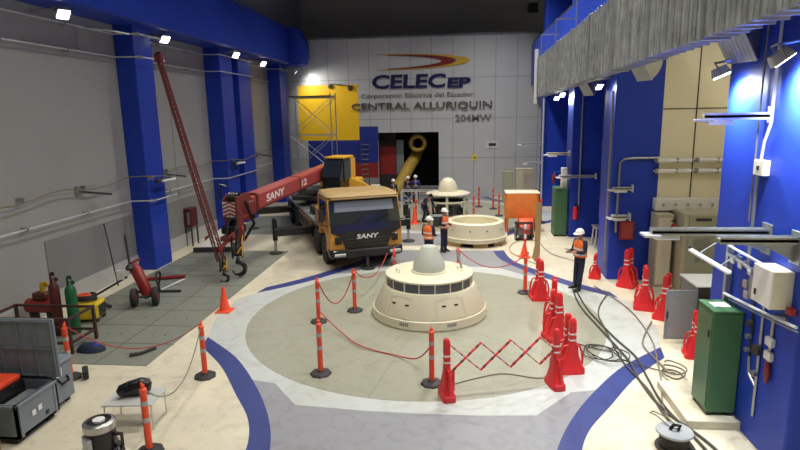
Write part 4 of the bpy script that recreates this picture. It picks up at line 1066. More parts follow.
o = MB(); o.tube([(-6.95, 10.72, .05), (-6.75, 10.85, .05), (-6.6, 11.15, .05)], [.05, .035, .045], M_CHAR, 8); tag(o.build('hand_tool'), 'small dark hand tool lying near the edge of the grey plates', 'tool')
g = thing('spare_wheel', 'small black caster wheel beside the job boxes', 'wheel', (-7.25, 9.72, .13), .6)
MB().lathe([(.05, -.05), (.12, -.05), (.13, 0), (.12, .05), (.05, .05)], (0, 0, 0), M_DARK, 20, M=Matrix.Rotation(PI/2, 4, 'Y')).build('tyre', None, g)

# job boxes
def ribbed(mb, x0, x1, y, z0, z1, d, m, nx, nz):
    for i in range(nx+1):
        x = x0+(x1-x0)*i/nx; mb.box(x-.012, x+.012, y-d, y, z0, z1, m)
    for i in range(nz+1):
        z = z0+(z1-z0)*i/nz; mb.box(x0, x1, y-d, y, z-.012, z+.012, m)
g = thing('job_box', 'slate grey open job box with its ribbed lid standing up, nearest the camera at left', 'tool box', (-6.80, 7.45, 0))
mb = MB(); H = .67
mb.box(-1.9, 0, 0, .92, .10, .14, M_BIN); mb.box(-1.9, 0, 0, .04, .10, H, M_BIN); mb.box(-1.9, 0, .88, .92, .10, H, M_BIN); mb.box(-.04, 0, 0, .92, .10, H, M_BIN); mb.box(-1.9, -1.86, 0, .92, .1, H, M_BIN)
mb.box(-1.94, .03, -.03, .03, H-.06, H, M_BIN, bev=.008); mb.box(-.03, .03, -.03, .95, H-.06, H, M_BIN, bev=.008); mb.box(-1.94, .03, .89, .95, H-.06, H, M_BIN, bev=.008)
mb.box(-.01, .012, .05, .1, .1, H, M_BIN); mb.box(-.01, .012, .82, .87, .1, H, M_BIN); mb.build('box_body', None, g)
for x, y in ((-.15, .12), (-.15, .8), (-1.75, .12), (-1.75, .8)): MB().box(x-.07, x+.07, y-.07, y+.07, 0, .10, M_CHAR).build('foot', None, g)
mb = MB(); mb.box(-1.9, .08, .93, .98, H+.02, H+1.06, M_BIN, bev=.015); ribbed(mb, -1.85, .03, .93, H+.06, H+1.02, .025, M_BIN, 6, 2); mb.build('lid', None, g)
mb = MB(); mb.box(.012, .016, .30, .38, .33, .42, M_RBAND); mb.box(.012, .016, .44, .52, .35, .44, M_RBAND); mb.build('emblem', None, g)
MB().box(.0, .02, .6, .66, .2, .26, M_CHAR).build('latch', None, g)
g2 = thing('tool_tray', 'grey steel tray inside the open job box', 'tray', (-7.05, 7.75, .14))
g2.scale = (.6, 1, 1.1)
mb = MB(); mb.box(-.3, .3, -.2, .5, 0, .35, M_REFL, bev=.01); mb.box(-.27, -.02, -.17, .47, .35, .37, M_GRY); mb.box(.02, .27, -.17, .47, .35, .37, M_GRY); mb.build('tray_body', None, g2)
g2 = thing('power_tool_case', 'black tool case with an orange top inside the open job box', 'tool case', (-7.52, 7.85, .14)); g2.scale = (.6, 1, 1.05)
MB().box(-.42, .42, -.25, .42, 0, .56, M_BLACK, bev=.04).build('case_body', None, g2); MB().box(-.36, .36, -.22, .38, .56, .66, M_CONEO, bev=.03).build('orange_top', None, g2)
g = thing('job_box', 'slate grey closed job box with a side handle behind the open one', 'tool box', (-6.93, 8.42, 0))
g.scale = (1, .72, 1.25)
mb = MB(); mb.box(-1.9, 0, .05, .75, .08, .62, M_BIN, bev=.02); mb.box(-1.93, .03, .02, .78, .62, .68, M_BIN, bev=.02); mb.build('box_body', None, g)
for x, y in ((-.15, .15), (-.15, .65), (-1.75, .15), (-1.75, .65)): MB().box(x-.06, x+.06, y-.06, y+.06, 0, .08, M_CHAR).build('foot', None, g)
MB().tube([(0, .22, .42), (.05, .25, .36), (.05, .5, .36), (0, .53, .42)], .02, M_BLACK, 8).build('handle', None, g)
MB().box(.03, .05, .1, .3, .48, .60, M_RBAND, bev=.004).build('label_plate', None, g)
g = thing('cardboard_box', 'brown cardboard box at the lower left corner in front of the job box', 'box', (-6.95, 6.95, 0))
MB().box(-.6, 0, -.35, .3, 0, .42, M_CARD).build('carton', None, g); MB().box(-.32, -.27, -.35, .3, .42, .423, M_WOOD).build('tape', None, g)
# white folding table with black bag
g = thing('folding_table', 'small white table with thin legs beside the nearest orange post', 'table', (-5.35, 8.25, 0), .1)
MB().box(-.42, .42, -.28, .32, .42, .45, M_TBL, bev=.01).build('table_top', None, g)
for x in (-.38, .38):
    for y in (-.24, .28): MB().tube([(x, y, .42), (x*1.03, y, 0)], .013, M_WHITE, 8).build('leg', None, g)
g = thing('duffel_bag', 'black duffel bag lying on the small white table', 'bag', (-5.36, 8.3, .45), .5); g.scale = (.78, .85, 1)
MB().tube([(-.33, 0, .10), (-.28, 0, .12), (-.1, .02, .135), (.15, .0, .15), (.30, 0, .13), (.34, 0, .12)], [.05, .10, .125, .145, .12, .06], M_BLACK, 16).build('bag_body', None, g)
MB().tube([(-.15, -.08, .2), (-.1, -.1, .3), (.1, -.1, .31), (.18, -.08, .22)], .012, M_CHAR, 6).build('strap', None, g)
# round motor / pump in foreground
g = thing('round_pump', 'dark round pump with a steel clamp ring standing on the floor at lower left', 'pump', (-5.30, 7.25, 0)); g.scale = (.85, .85, 1.25)
MB().lathe([(.34, 0), (.36, .04), (.34, .1), (.27, .13)], (0, 0, 0), M_CHAR, 32).build('base_flange', None, g)
MB().lathe([(.26, .12), (.25, .36), (.24, .40)], (0, 0, 0), M_BLACK, 32).build('housing', None, g)
MB().lathe([(.25, .38), (.265, .39), (.265, .47), (.25, .48), (.2, .49), (.2, .46), (0, .46)], (0, 0, 0), M_STEEL, 32).build('clamp_ring', None, g)
MB().lathe([(.10, .46), (.10, .50), (0, .505)], (0, 0, 0), M_RBAND, 20).build('cap', None, g)
MB().lathe([(.2, .462), (.2, .47), (.1, .475)], (0, 0, 0), M_BLACK, 24).build('seal', None, g)
mb = MB(); mb.box(-.28, -.2, -.2, .08, .16, .34, M_REFL, M=Matrix.Rotation(.9, 4, 'Z'), bev=.01)
for k in range(16): t = k*PI/8; mb.lathe([(.02, .1), (.02, .14)], (.31*math.cos(t), .31*math.sin(t), 0), M_STEEL, 6)
mb.build_each('bolt', None, g)
mb = MB(); mb.tube([(.26, .05, .3), (.36, .05, .3), (.36, .05, .16), (.30, .1, .12)], .03, M_CHAR, 8); mb.build('side_pipe', None, g)

# ------------------------------------------------------------------ right side
# cabinets
g = thing('green_cabinet', 'tall dark green steel cabinet on the low plinth beside the nearest right column', 'cabinet', (3.962, 8.84, .14))
MB().box(0, .44, 0, .58, .06, 1.72, M_GREEN, bev=.008).build('body', None, g)
MB().box(-.01, .45, -.01, .59, 1.72, 1.76, M_GREEN, bev=.008).build('top', None, g)
mb = MB(); mb.box(-.012, 0, .03, .55, .12, 1.66, M_GREEN, bev=.004); dr = mb.build('door', None, g); MB().box(-.03, -.012, .08, .12, 1.3, 1.42, M_CHAR, bev=.004).build('handle', None, dr)
for x in (.06, .38):
    for y in (.06, .52): MB().box(x-.04, x+.04, y-.04, y+.04, 0, .06, M_BLACK).build('foot', None, g)
o = MB().box(4.05, 4.30, 9.05, 9.28, 1.90, 1.905, M_WHITE).build('paper_sheet'); tag(o, 'white paper sheet on top of the near green cabinet', 'paper')
g = thing('control_cabinet', 'low grey cabinet with its door swung open behind the green cabinet', 'cabinet', (5.03, 12.1, 0))
mb = MB(); mb.box(0, .03, 0, .9, .08, 1.28, M_BAND); mb.box(.75, .78, 0, .9, .08, 1.28, M_BAND); mb.box(0, .78, .87, .9, .08, 1.28, M_BAND); mb.box(0, .78, 0, .9, .0, .12, M_BAND); mb.build('body', None, g)
MB().box(-.03, .8, -.03, .92, 1.28, 1.32, M_WHITE, bev=.01).build('top', None, g)
mb = MB(); mb.box(-.62, 0, -.03, 0, .12, 1.22, M_GRY, bev=.01); mb.box(-.58, -.04, -.04, -.03, .18, 1.16, M_BAND); dr = mb.build('door', None, g); MB().box(-.6, -.57, -.07, -.03, .6, .75, M_CHAR).build('handle', None, dr)
# tall cabinet in the niche
g = thing('switchgear_cabinet', 'tall beige control cabinet with greenish front panel in the right niche', 'cabinet', (6.08, 15.8, 0))
MB().box(0, 1.0, 0, 1.0, 0, 2.2, M_BEIGE, bev=.01).build('body', None, g)
mb = MB(); mb.box(.12, .88, -.02, 0, .15, 2.15, M_BGRN, bev=.006); dr = mb.build('door', None, g)
mb = MB()
for i in range(7): mb.box(.3, .7, -.028, -.02, 1.2+i*.05, 1.22+i*.05, M_GRY)
mb.build('vent', None, dr); mb = MB(); mb.box(.3, .7, -.028, -.02, 2.0, 2.08, M_CHAR); mb.box(.35, .48, -.028, -.02, .85, 1.0, M_GRY); mb.box(.55, .68, -.028, -.02, .85, 1.0, M_GRY); mb.build_each('marking', None, dr)
MB().box(.85, .88, -.04, -.02, 1.0, 1.2, M_CHAR).build('handle', None, dr)
g = thing('red_fire_extinguisher', 'red fire extinguisher mounted high on the beige cabinet side', 'fire extinguisher', (5.86, 15.9, 1.55))
MB().lathe([(.07, 0), (.075, .02), (.075, .3), (.03, .38)], (0, 0, 0), M_TANK, 18).build('tank', None, g); MB().tube([(0, 0, .38), (0, 0, .42), (-.08, 0, .44)], .018, M_BLACK, 8).build('valve', None, g)
MB().box(.02, .10, -.03, .03, .12, .2, M_CHAR).build('bracket', None, g)
g = thing('cable_gutter', 'white horizontal cable gutter with small knobs above the beige cabinet', 'cable tray', (5.6, 16.93, 2.32))
MB().box(0, 2.1, -.3, 0, -.18, .16, M_WHITE, bev=.01).build('gutter_body', None, g)
mb = MB()
for i in range(6): mb.lathe([(.035, 0), (.035, .05)], (.2+i*.33, -.3, 0), M_GALV, 8, M=Matrix.Rotation(PI/2, 4, 'X'))
mb.build_each('knob', None, g)
g = thing('beige_locker', 'narrow beige locker squeezed left of the tall beige cabinet', 'cabinet', (5.55, 16.25, 0))
MB().box(0, .42, 0, .6, 0, 2.1, M_BEIGE, bev=.01).build('body', None, g); MB().box(.03, .39, -.012, 0, .08, 2.0, M_OFFW, bev=.004).build('door', None, g)
def walltube(z, l):
    g = thing('tube_lamp', l, 'lamp', (5.55, 16.93, z), 0, 'unlit wall tubes')
    MB().tube([(0, -.05, 0), (2.4, -.05, 0)], .035, M_GALV, 8).build('pipe', None, g)
    mb = MB()
    for k in range(2): mb.tube([(.1+k*1.1, -.09, .0), (1.0+k*1.1, -.09, .0)], .055, M_TUBE, 8)
    mb.build('tube', None, g)
    mb = MB()
    for k in range(4): mb.box(.04+k*.55, .09+k*.55, -.14, 0, -.07, .07, M_GALV)
    mb.build_each('clamp', None, g)
walltube(3.55, 'upper row of long pale tubes across the cream cladding'); walltube(3.25, 'lower row of long pale tubes across the cream cladding')
# cable bracket arms on the columns
def arm(label, x1, y, z, L, w=.10, m=M_GALV, tip=True, brace=True, gr='cantilever bracket arms'):
    """arm projecting from the column face (x1) towards the hall"""
    g = thing('bracket_arm', label, 'bracket', (x1, y, z), 0, gr)
    mb = MB(); mb.box(-L, 0, -w/2, w/2, -.025, .025, m, bev=.006)
    mb.box(-L, 0, -w/2, -w/2+.012, -.05, .05, m); mb.box(-L, 0, w/2-.012, w/2, -.05, .05, m)
    mb.build('rail', None, g)
    MB().box(-.03, 0, -w*.9, w*.9, -.32 if brace else -.1, .12, m, bev=.006).build('mounting_plate', None, g)
    if brace: mb = MB(); mb.add([(-.02, -.01, -.05), (-L*.45, -.01, -.05), (-.02, -.01, -.30), (-.02, .01, -.05), (-L*.45, .01, -.05), (-.02, .01, -.30)], [(0, 1, 2), (5, 4, 3), (0, 3, 4, 1), (1, 4, 5, 2), (2, 5, 3, 0)], m); mb.build('gusset', None, g)
    if tip:
        mb = MB(); mb.box(-L-.12, -L+.12, -w*.9, w*.9, -.07, -.03, M_ALU, bev=.01); mb.box(-L+.05, -L+.40, -.05, .05, -.12, -.05, M_TUBE, bev=.01); mb.build('end_fitting', None, g)
    return g
arm('longest horizontal bracket arm reaching out from the nearest blue column over the aisle', 4.42, 8.46, 3.24, 1.62, .14)
arm('short horizontal bracket arm with triangular gusset at the right edge of the nearest column', 4.42, 7.73, 3.28, 1.0, .14, tip=False)
arm('pale blue lit bracket arm high on the nearest blue column', 4.42, 8.7, 4.87, .92, .07, M_ALU, brace=False)
arm('grey bracket arm low on the column beyond the niche, above the red box', 5.0, 16.9, 2.75, .55, .16, M_ALU, brace=False)
arm('grey bracket arm high on the column beyond the niche, above its lower twin', 4.95, 16.85, 1.93, .5, .2, M_ALU, brace=False)
arm('wide pale bracket arm on the blue column behind the work table', 5.35, 22.8, 2.45, 1.4, .2, M_ALU, brace=False)
arm('upper pale bracket arm beside the far green cabinet column', 4.42, 23.3, 3.3, .9, .12, M_OFFW, brace=False)
arm('farthest pale bracket arm near the end wall', 4.42, 30.6, 3.3, 1.2, .14, M_ALU, brace=False)
arm('lower farthest bracket arm near the end wall', 4.42, 30.55, 2.3, .9, .2, M_ALU, brace=False)
g = thing('tube_lamp', 'slanting white tube lamp hung from the nearest column just above the green cabinet', 'lamp', (4.12, 8.84, 2.52), 0)
MB().box(-.04, .04, 0, 1.5, -.03, .03, M_TUBE, bev=.015).build('tube', None, g)
mb = MB(); mb.tube([(0, .3, .03), (.3, .3, .25)], .012, M_GALV, 6); mb.tube([(0, 1.1, .03), (.3, 1.1, .25)], .012, M_GALV, 6); mb.tube([(-.02, 1.46, .04), (-.02, 1.46, .08)], .03, M_CHAR, 8); mb.build_each('hanger', None, g)
# upright frame with pipes beside control box
g = thing('pipe_rack', 'galvanised upright with slanting pipes and clamps mounted on the nearest blue column', 'pipe frame', (4.38, 9.4, 1.9))
MB().box(-.06, .035, -.03, .05, 0, .92, M_GALV, bev=.005).build('upright', None, g)
mb = MB()
mb.tube([(-.05, 0, .92), (-.05, -1.3, .88)], .022, M_ALU, 8); mb.tube([(-.05, 0, .78), (-.05, -.95, .72)], .03, M_GALV, 8); mb.tube([(-.05, 0, .12), (-.05, -1.0, .2), (-.05, -2.0, .3)], .022, M_ALU, 8); mb.tube([(0, 0, .03), (0, -1.0, .12), (0, -1.95, .22)], .014, M_GALV, 8); mb.build_each('pipe', None, g)
mb = MB()
for y, z in ((-.25, .76), (-.5, .74), (-.8, .72), (-.7, .5), (-.75, .35)): mb.box(-.1, .04, y-.06, y+.06, z-.07, z+.05, M_STEEL, bev=.01)
mb.tube([(-.05, -.8, .7), (-.05, -.8, .3)], .03, M_GALV, 8); mb.build_each('clamp', None, g)
g = thing('control_box', 'white and beige control box projecting from the nearest blue column', 'control box', (4.40, 7.95, 2.33))
MB().box(-.24, 0.02, -.25, .25, 0, .52, M_OFFW, bev=.008).build('box_body', None, g)
dr = MB().box(-.262, -.24, -.25, .25, -.005, .525, M_WHITE, bev=.008).build('door', None, g); MB().box(-.275, -.262, .12, .16, .1, .18, M_CHAR).build('latch', None, g)
g = thing('junction_box', 'small white junction box on the conduit of the nearest blue column', 'junction box', (4.42, 8.72, 4.02))
MB().box(-.10, 0, -.14, .14, 0, .22, M_OFFW, bev=.01).build('box_body', None, g); MB().box(-.11, -.10, -.03, .03, .08, .14, M_CHAR).build('port', None, g)
def vpipe(label, pts, r, m=M_GALV, gr='vertical conduits right'):
    o = MB().tube(pts, r, m, 8).build('wall_conduit'); tag(o, label, 'conduit', gr)
vpipe('conduit rising from the small white junction box to the ceiling on the nearest column', [(4.38, 8.78, 4.24), (4.38, 8.74, 4.5), (4.38, 8.62, 4.75), (4.38, 8.60, 5.9), (4.38, 8.6, 7.6)], .022, M_ALU)
vpipe('conduit dropping from the junction box behind the bracket arms', [(4.38, 8.82, 4.02), (4.38, 8.84, 3.0), (4.38, 8.84, 2.6)], .025)
vpipe('second thin conduit rising left of the junction box', [(4.38, 8.95, 3.3), (4.38, 8.95, 7.6)], .014, M_CABG)
vpipe('conduit along the near corner of the column beyond the niche', [(4.37, 17.05, .3), (4.37, 17.05, 5.5)], .035)
vpipe('bent conduit arching across the blue column beyond the niche toward the cream wall', [(5.7, 16.9, 3.62), (5.0, 16.9, 3.62), (4.75, 16.9, 3.6), (4.62, 16.9, 3.5), (4.6, 16.9, 1.5), (4.6, 16.9, 1.45)], .035, M_GALV)
vpipe('tall conduit on the blue column behind the work table', [(4.75, 22.85, 1.0), (4.75, 22.85, 5.8)], .04)
vpipe('conduit pair at the near corner of the column behind the work table', [(5.6, 22.85, .8), (5.6, 22.85, 5.8)], .06)
vpipe('conduit at the far column near the end wall', [(4.38, 30.4, .4), (4.38, 30.4, 5.6)], .05, M_ALU)
# valve manifold on near column
g = thing('valve_manifold', 'cluster of valves, gauges and thin hoses hanging below the white control box', 'valves', (4.42, 8.2, .5)); g.scale = (1, 1.2, 1.05)
mb = MB(); mb.tube([(-.02, .1, -.05), (-.02, .1, 1.75)], .02, M_GALV, 8); mb.tube([(-.02, .32, .7), (-.02, .33, 1.6)], .018, M_CHAR, 8); mb.tube([(-.02, .32, .75), (-.02, .28, .5), (-.02, .12, .4)], .02, M_GALV, 8)
mb.tube([(-.02, -.12, 1.0), (-.02, -.13, 1.55), (-.02, -.4, 1.62)], .022, M_GALV, 8); mb.build_each('pipe', None, g)
for y, z, r, m in ((.1, .95, .08, M_CHAR), (.1, .6, .045, M_STEEL), (.32, 1.05, .04, M_STEEL), (.32, 1.25, .05, M_CHAR), (.32, .85, .035, M_STEEL)):
    MB().lathe([(r, -.03), (r, .03)], (-.06, y, z), m, 16, M=Matrix.Rotation(PI/2, 4, 'Y')).build('valve', None, g)
for z in (.92, 1.12): MB().box(-.07, .0, -.2, -.06, z, z+.12, M_WHITE, bev=.01).build('regulator', None, g)
MB().tube([(-.03, -.12, .9), (-.05, -.16, .72), (-.04, -.14, .6)], [.03, .04, .02], M_TANK, 10).build('red_valve', None, g)
o = MB(); o.lathe([(.07, -.05), (.07, .03)], (4.38, 7.62, 2.35), M_TANK, 14, M=Matrix.Identity(4)); tag(o.build('alarm_bell'), 'small red alarm button at the right edge of the nearest column', 'alarm')
# red call boxes / extinguishers
g = thing('hose_cabinet', 'red fire hose box on the blue column beyond the niche, below the bracket arms', 'fire cabinet', (4.90, 16.95, 1.25))
MB().box(-.2, .2, -.16, 0, 0, .55, M_TANK, bev=.02).build('box_body', None, g); MB().box(-.15, .15, -.17, -.16, .05, .5, M_RED).build('door', None, g)
g = thing('fire_extinguisher', 'red fire extinguisher hung on the column behind the work table', 'fire extinguisher', (4.62, 22.78, .75))
MB().lathe([(.09, 0), (.1, .03), (.1, .42), (.04, .52)], (0, 0, 0), M_PRED, 18).build('tank', None, g); MB().tube([(0, 0, .52), (0, 0, .58), (.1, 0, .56), (.12, 0, .3)], .02, M_BLACK, 8).build('hose', None, g)
MB().box(-.05, .05, .08, .12, .15, .3, M_CHAR).build('bracket', None, g)
o = MB().lathe([(.2, -.06), (.2, .06)], (4.42, 26.9, 1.9), M_TANK, 20, M=Matrix.Rotation(PI/2, 4, 'Y')); tag(o.build('hose_reel'), 'red hose reel beyond the far green cabinet', 'hose reel')
MB_ = MB(); MB_.box(4.46, 5.94, 26.6, 27.3, 0, 2.2, M_BLUE); tag(MB_.build('low_blue_pier'), 'low blue pier carrying the red hose reel on the right wall', 'pier')
g = thing('red_machine', 'red covered drum behind the orange post near the far green cabinet', 'drum', (3.85, 28.6, 0)); MB().lathe([(.25, 0), (.27, .4), (.2, .9), (.1, 1.2), (0, 1.22)], (0, 0, 0), M_TANK, 20).build('shell', None, g); MB().lathe([(.28, .36), (.28, .44)], (0, 0, 0), M_PRED, 20).build('band', None, g)
# work table
g = thing('work_table', 'small grey work table by the blue column right of the inspector', 'table', (5.45, 21.3, 0))
MB().box(-.45, .45, -.3, .3, .72, .78, M_ALU, bev=.01).build('table_top', None, g)
for x in (-.38, .38):
    for y in (-.24, .24): MB().tube([(x, y, .72), (x*1.15, y*1.1, 0)], .03, M_ALU, 8).build('leg', None, g)
MB().tube([(-.4, -.25, .3), (.4, -.25, .3)], .015, M_ALU, 6).build('stretcher', None, g)
g = thing('green_cabinet', 'far tall dark green steel cabinet beside the column behind the work table', 'cabinet', (3.86, 23.0, 0))
MB().box(0, .48, 0, .8, .06, 1.95, M_GREEN, bev=.01).build('body', None, g); MB().box(.05, .43, -.015, 0, .12, 1.88, M_GREEN, bev=.005).build('door', None, g)
MB().box(-.01, .49, -.01, .81, 0, .06, M_BLACK).build('foot', None, g)
g = thing('white_unit', 'narrow white box unit standing on top of the far green cabinet', 'box', (4.22, 23.1, 1.95)); MB().box(-.11, .11, 0, .3, 0, .8, M_OFFW, bev=.02).build('box_body', None, g); MB().box(-.08, .08, -.01, 0, .1, .7, M_WHITE).build('door', None, g)
# orange tarp crate and drum fan, plywood
g = thing('tarp_covered_crate', 'crate under a crumpled orange tarp on legs near the right end of the hall', 'crate', (2.68, 24.3, 0)); g.scale = (1.05, 1, 1.08)
mb = MB(); mb.loft([(0, 0, .55, 1.34, 1.1), (.03, 0, .7, 1.38, 1.15), (0, 0, 1.2, 1.34, 1.1), (0, 0, 1.5, 1.30, 1.05)], M_TARP, 32, 8); mb.build('tarp', None, g)
MB().box(-.66, .68, -.5, .5, 1.5, 1.54, M_OFFW, bev=.01).build('lid', None, g)
for x in (-.58, .58):
    for y in (-.42, .42): MB().box(x-.04, x+.04, y-.04, y+.04, 0, .56, M_TARP).build('leg', None, g)
g = thing('orange_guard', 'orange arched machine guard under the tarp covered crate', 'machine', (2.75, 23.25, 0)); mb = MB()
mb.lathe([(.55, -.28), (.58, -.2), (.58, .2), (.55, .28), (.0, .28)], (0, 0, .12), M_CONEO, 24, M=Matrix.Rotation(PI/2, 4, 'Y') , a0=PI/2, a1=1.5*PI); mb.build('hood', None, g); MB().box(-.3, .3, -.45, .45, 0, .12, M_CHAR).build('base', None, g)
g = thing('drum_fan', 'square black floor fan standing in front of the orange guard', 'fan', (2.58, 22.35, 0), .1)
mb = MB(); mb.box(-.33, .33, -.16, .16, 0, .06, M_BLACK); mb.box(-.33, .33, -.16, .16, .64, .7, M_BLACK); mb.box(-.33, -.27, -.16, .16, 0, .7, M_BLACK); mb.box(.27, .33, -.16, .16, 0, .7, M_BLACK); mb.build('frame', None, g)
mb = MB()
for r in (.08, .14, .2, .26): mb.tube([(r*math.cos(k*PI/12), -.15, .35+r*math.sin(k*PI/12)) for k in range(24)], .006, M_GRY, 5, closed=True)
mb.build('grille', None, g)
mb = MB()
for k in range(5): mb.box(.03, .25, -.01, .01, -.06, .06, M_GRY, M=T(0, 0, .35) @ Matrix.Rotation(k*2*PI/5, 4, 'Y') @ Matrix.Rotation(.5, 4, 'X'))
mb.lathe([(.06, -.05), (.06, .05)], (0, 0, .35), M_GRY, 12, M=Matrix.Rotation(PI/2, 4, 'X')); mb.build('blades', None, g)
g = thing('plywood_board', 'tall narrow plywood board standing upright right of the cover ring', 'board', (2.66, 19.0, 0), .15)
MB().box(-.09, .09, -.02, .02, 0, 2.0, M_WOOD, bev=.003).build('board', None, g); MB().box(-.05, .05, .02, .5, 0, .05, M_WOOD).build('foot', None, g)
mb = MB(); mb.bar((0, .48, .05), (0, .02, .9), .04, .04, M_WOOD); mb.build('prop', None, g)
g = thing('striped_post', 'red and white striped slim post beside the plywood board', 'safety post', (2.38, 20.1, 0))
mb = MB()
for k in range(6): mb.lathe([(.045, .04+k*.17), (.045, .21+k*.17)], (0, 0, 0), M_PRED if k % 2 == 0 else M_RBAND, 14)
mb.build('post', None, g); MB().lathe([(.15, 0), (.15, .04)], (0, 0, 0), M_CHAR, 12).build('base', None, g)

# cables on the floor at right
C_ = [((3.24, 15.9), (3.15, 14.4), (3.3, 12.6), (3.42, 11.2), (3.38, 10.2), (3.45, 9.2), (3.75, 8.3), (3.9, 7.6)),
      ((3.32, 15.85), (3.28, 14.2), (3.45, 12.4), (3.62, 11.3), (3.55, 10.3), (3.5, 9.3), (3.62, 8.4), (3.7, 7.6)),
      ((4.1, 15.5), (3.5, 14.0), (3.35, 12.3), (3.3, 11.0), (3.42, 9.9), (3.4, 9.0), (3.5, 8.2), (3.45, 7.6)),
      ((3.9, 16.2), (4.3, 14.3), (4.25, 12.4), (3.95, 11.0), (3.75, 10.2), (3.5, 9.4), (3.42, 8.8))]
for i, P in enumerate(C_):
    cord('floor_cable', ['thick black cable snaking from the inspector to the lower right corner', 'second black cable beside the thickest one across the right floor', 'dark cable starting behind the inspector and joining the bundle', 'pale brown cable running nearest to the niche side'][i], 'cable', [(x, y, .035) for x, y in P], .019 if i < 2 else .014, M_CABLE if i < 3 else M_CABG, 'floor cables right', 8)
P = [(2.2+.0, 12.4, .03), (2.5, 12.0, .03)]
for k in range(22): a = k*.95; P.append((2.85+.33*math.cos(a)*(1+.3*math.sin(k*1.7))+k*.012, 11.55+.38*math.sin(a)-k*.015, .03+.004*k))
P += [(3.3, 11.1, .06), (3.9, 10.7, .03), (4.15, 10.6, .03)]
cord('floor_cable', 'tangled thin cable loops left of the cable bundle on the light floor band', 'cable', P, .012, M_CABLE, 'floor cables right')
P = []
for k in range(26): a = k*.6; P.append((4.05+.18*math.cos(a)+.03*math.sin(k*1.3), 10.45+.25*math.sin(a), .03+.009*k))
cord('cable_coil', 'small coil of grey cable on the floor left of the green cabinet', 'cable', P, .016, M_CABG)
cord('floor_cable', 'brown cable looping from the column foot toward the small grey coil', 'cable', [(4.6, 13.4, .03), (4.2, 12.6, .03), (3.95, 11.9, .03), (4.0, 11.0, .03), (4.0, 10.8, .03)], .016, M_CABG)
cord('floor_cable', 'thin cable from the folded barriers past the far floor edge', 'cable', [(2.6, 18.5, .03), (1.9, 20.2, .03), (2.2, 21.8, .03), (3.0, 22.1, .03), (3.3, 20.0, .03), (4.0, 18.9, .03)], .012, M_CABG)
cord('floor_cable', 'thin cable lying across the olive circle by the opened barrier', 'cable', [(-.3, 9.75, .02), (.4, 10.2, .02), (.9, 10.4, .02), (1.5, 10.25, .02), (1.9, 10.35, .02)], .010, M_CABG)
# cable reel at lower right
g = thing('cable_reel', 'round cable reel with pale flange and cable loop at the bottom right', 'cable reel', (3.22, 8.1, 0)); g.scale = (.85,)*3
MB().lathe([(.30, 0), (.31, .03), (.30, .05)], (0, 0, 0), M_CABLE, 32).build('bottom_flange', None, g)
mb = MB()
for z in range(5): mb.tube([(.22*math.cos(k*PI/10), .22*math.sin(k*PI/10), .08+z*.045) for k in range(20)], .026, M_CABLE, 7, closed=True)
mb.build('wound_cable', None, g)
MB().lathe([(.14, .05), (.12, .30)], (0, 0, 0), M_WOOD, 20).build('core', None, g)
MB().lathe([(.30, .30), (.31, .31), (.30, .34), (.08, .345), (.08, .32), (0, .32)], (0, 0, 0), M_REFL, 36).build('top_flange', None, g)
mb = MB(); mb.tube([(.05, 0, .34), (.1, .02, .42), (-.02, .02, .43), (-.08, 0, .35)], .03, M_BLACK, 8); mb.build('hub_grip', None, g)
MB().tube([(-.05, .1, .35), (-.2, .35, .42), (-.28, .45, .42), (-.2, .5, .42), (.0, .3, .4), (.08, .15, .35)], .013, M_CABG, 7).build('cable_loop', None, g)
o = MB(); cord('floor_cable', 'cable end curling around the foot of the reel', 'cable', [(2.8, 7.6, .02), (2.85, 7.95, .02), (3.0, 7.75, .02), (3.3, 7.7, .02)], .014, M_CABLE)

# ------------------------------------------------------------------ duct and outlets
g = thing('ventilation_duct', 'long corrugated galvanised ventilation duct along the top of the right wall', 'duct', (3.75, 5, 6.04)); g.rotation_euler.x = -.021
mb = MB(); mb.box(-.33, .0, 0, 21.2, 0, 1.58, M_GALV2); mb.build('duct_body', None, g)
mb = MB(); n = 21.2/.30; y = .1
while y < 21.2:
    mb.box(-.37, -.33, y, y+.05, -.01, 1.60, M_GALV2, bev=.012); mb.box(-.345, -.33, y+.14, y+.17, 0.02, 1.56, M_GALV2, bev=.006); mb.box(-.37, .0, y, y+.05, -.03, 0.0, M_GALV2); y += .30
mb.build('corrugation', None, g)
mb = MB(); y = 1.3
while y < 21.2: mb.box(-.385, .03, y, y+.06, -.045, 1.63, M_GALV, bev=.01); y += 2.4
mb.build_each('flange', None, g)
mb = MB(); mb.tube([(-.36, 21.0, -.3), (-.36, 21.0, 2.0)], .10, M_ALU, 10); mb.build('downpipe', None, g)
mb = MB(); y = 2
while y < 21: mb.box(-.4, -.38, y, y+.03, 1.5, 2.4, M_GALV); mb.box(-.4, .3, y, y+.03, 2.35, 2.4, M_GALV); y += 3.5
mb.build_each('hanger', None, g)
g2_ = thing('ventilation_duct', 'lower corrugated duct in the far right corner below the crane beam', 'duct', (3.9, 27.2, 4.6))
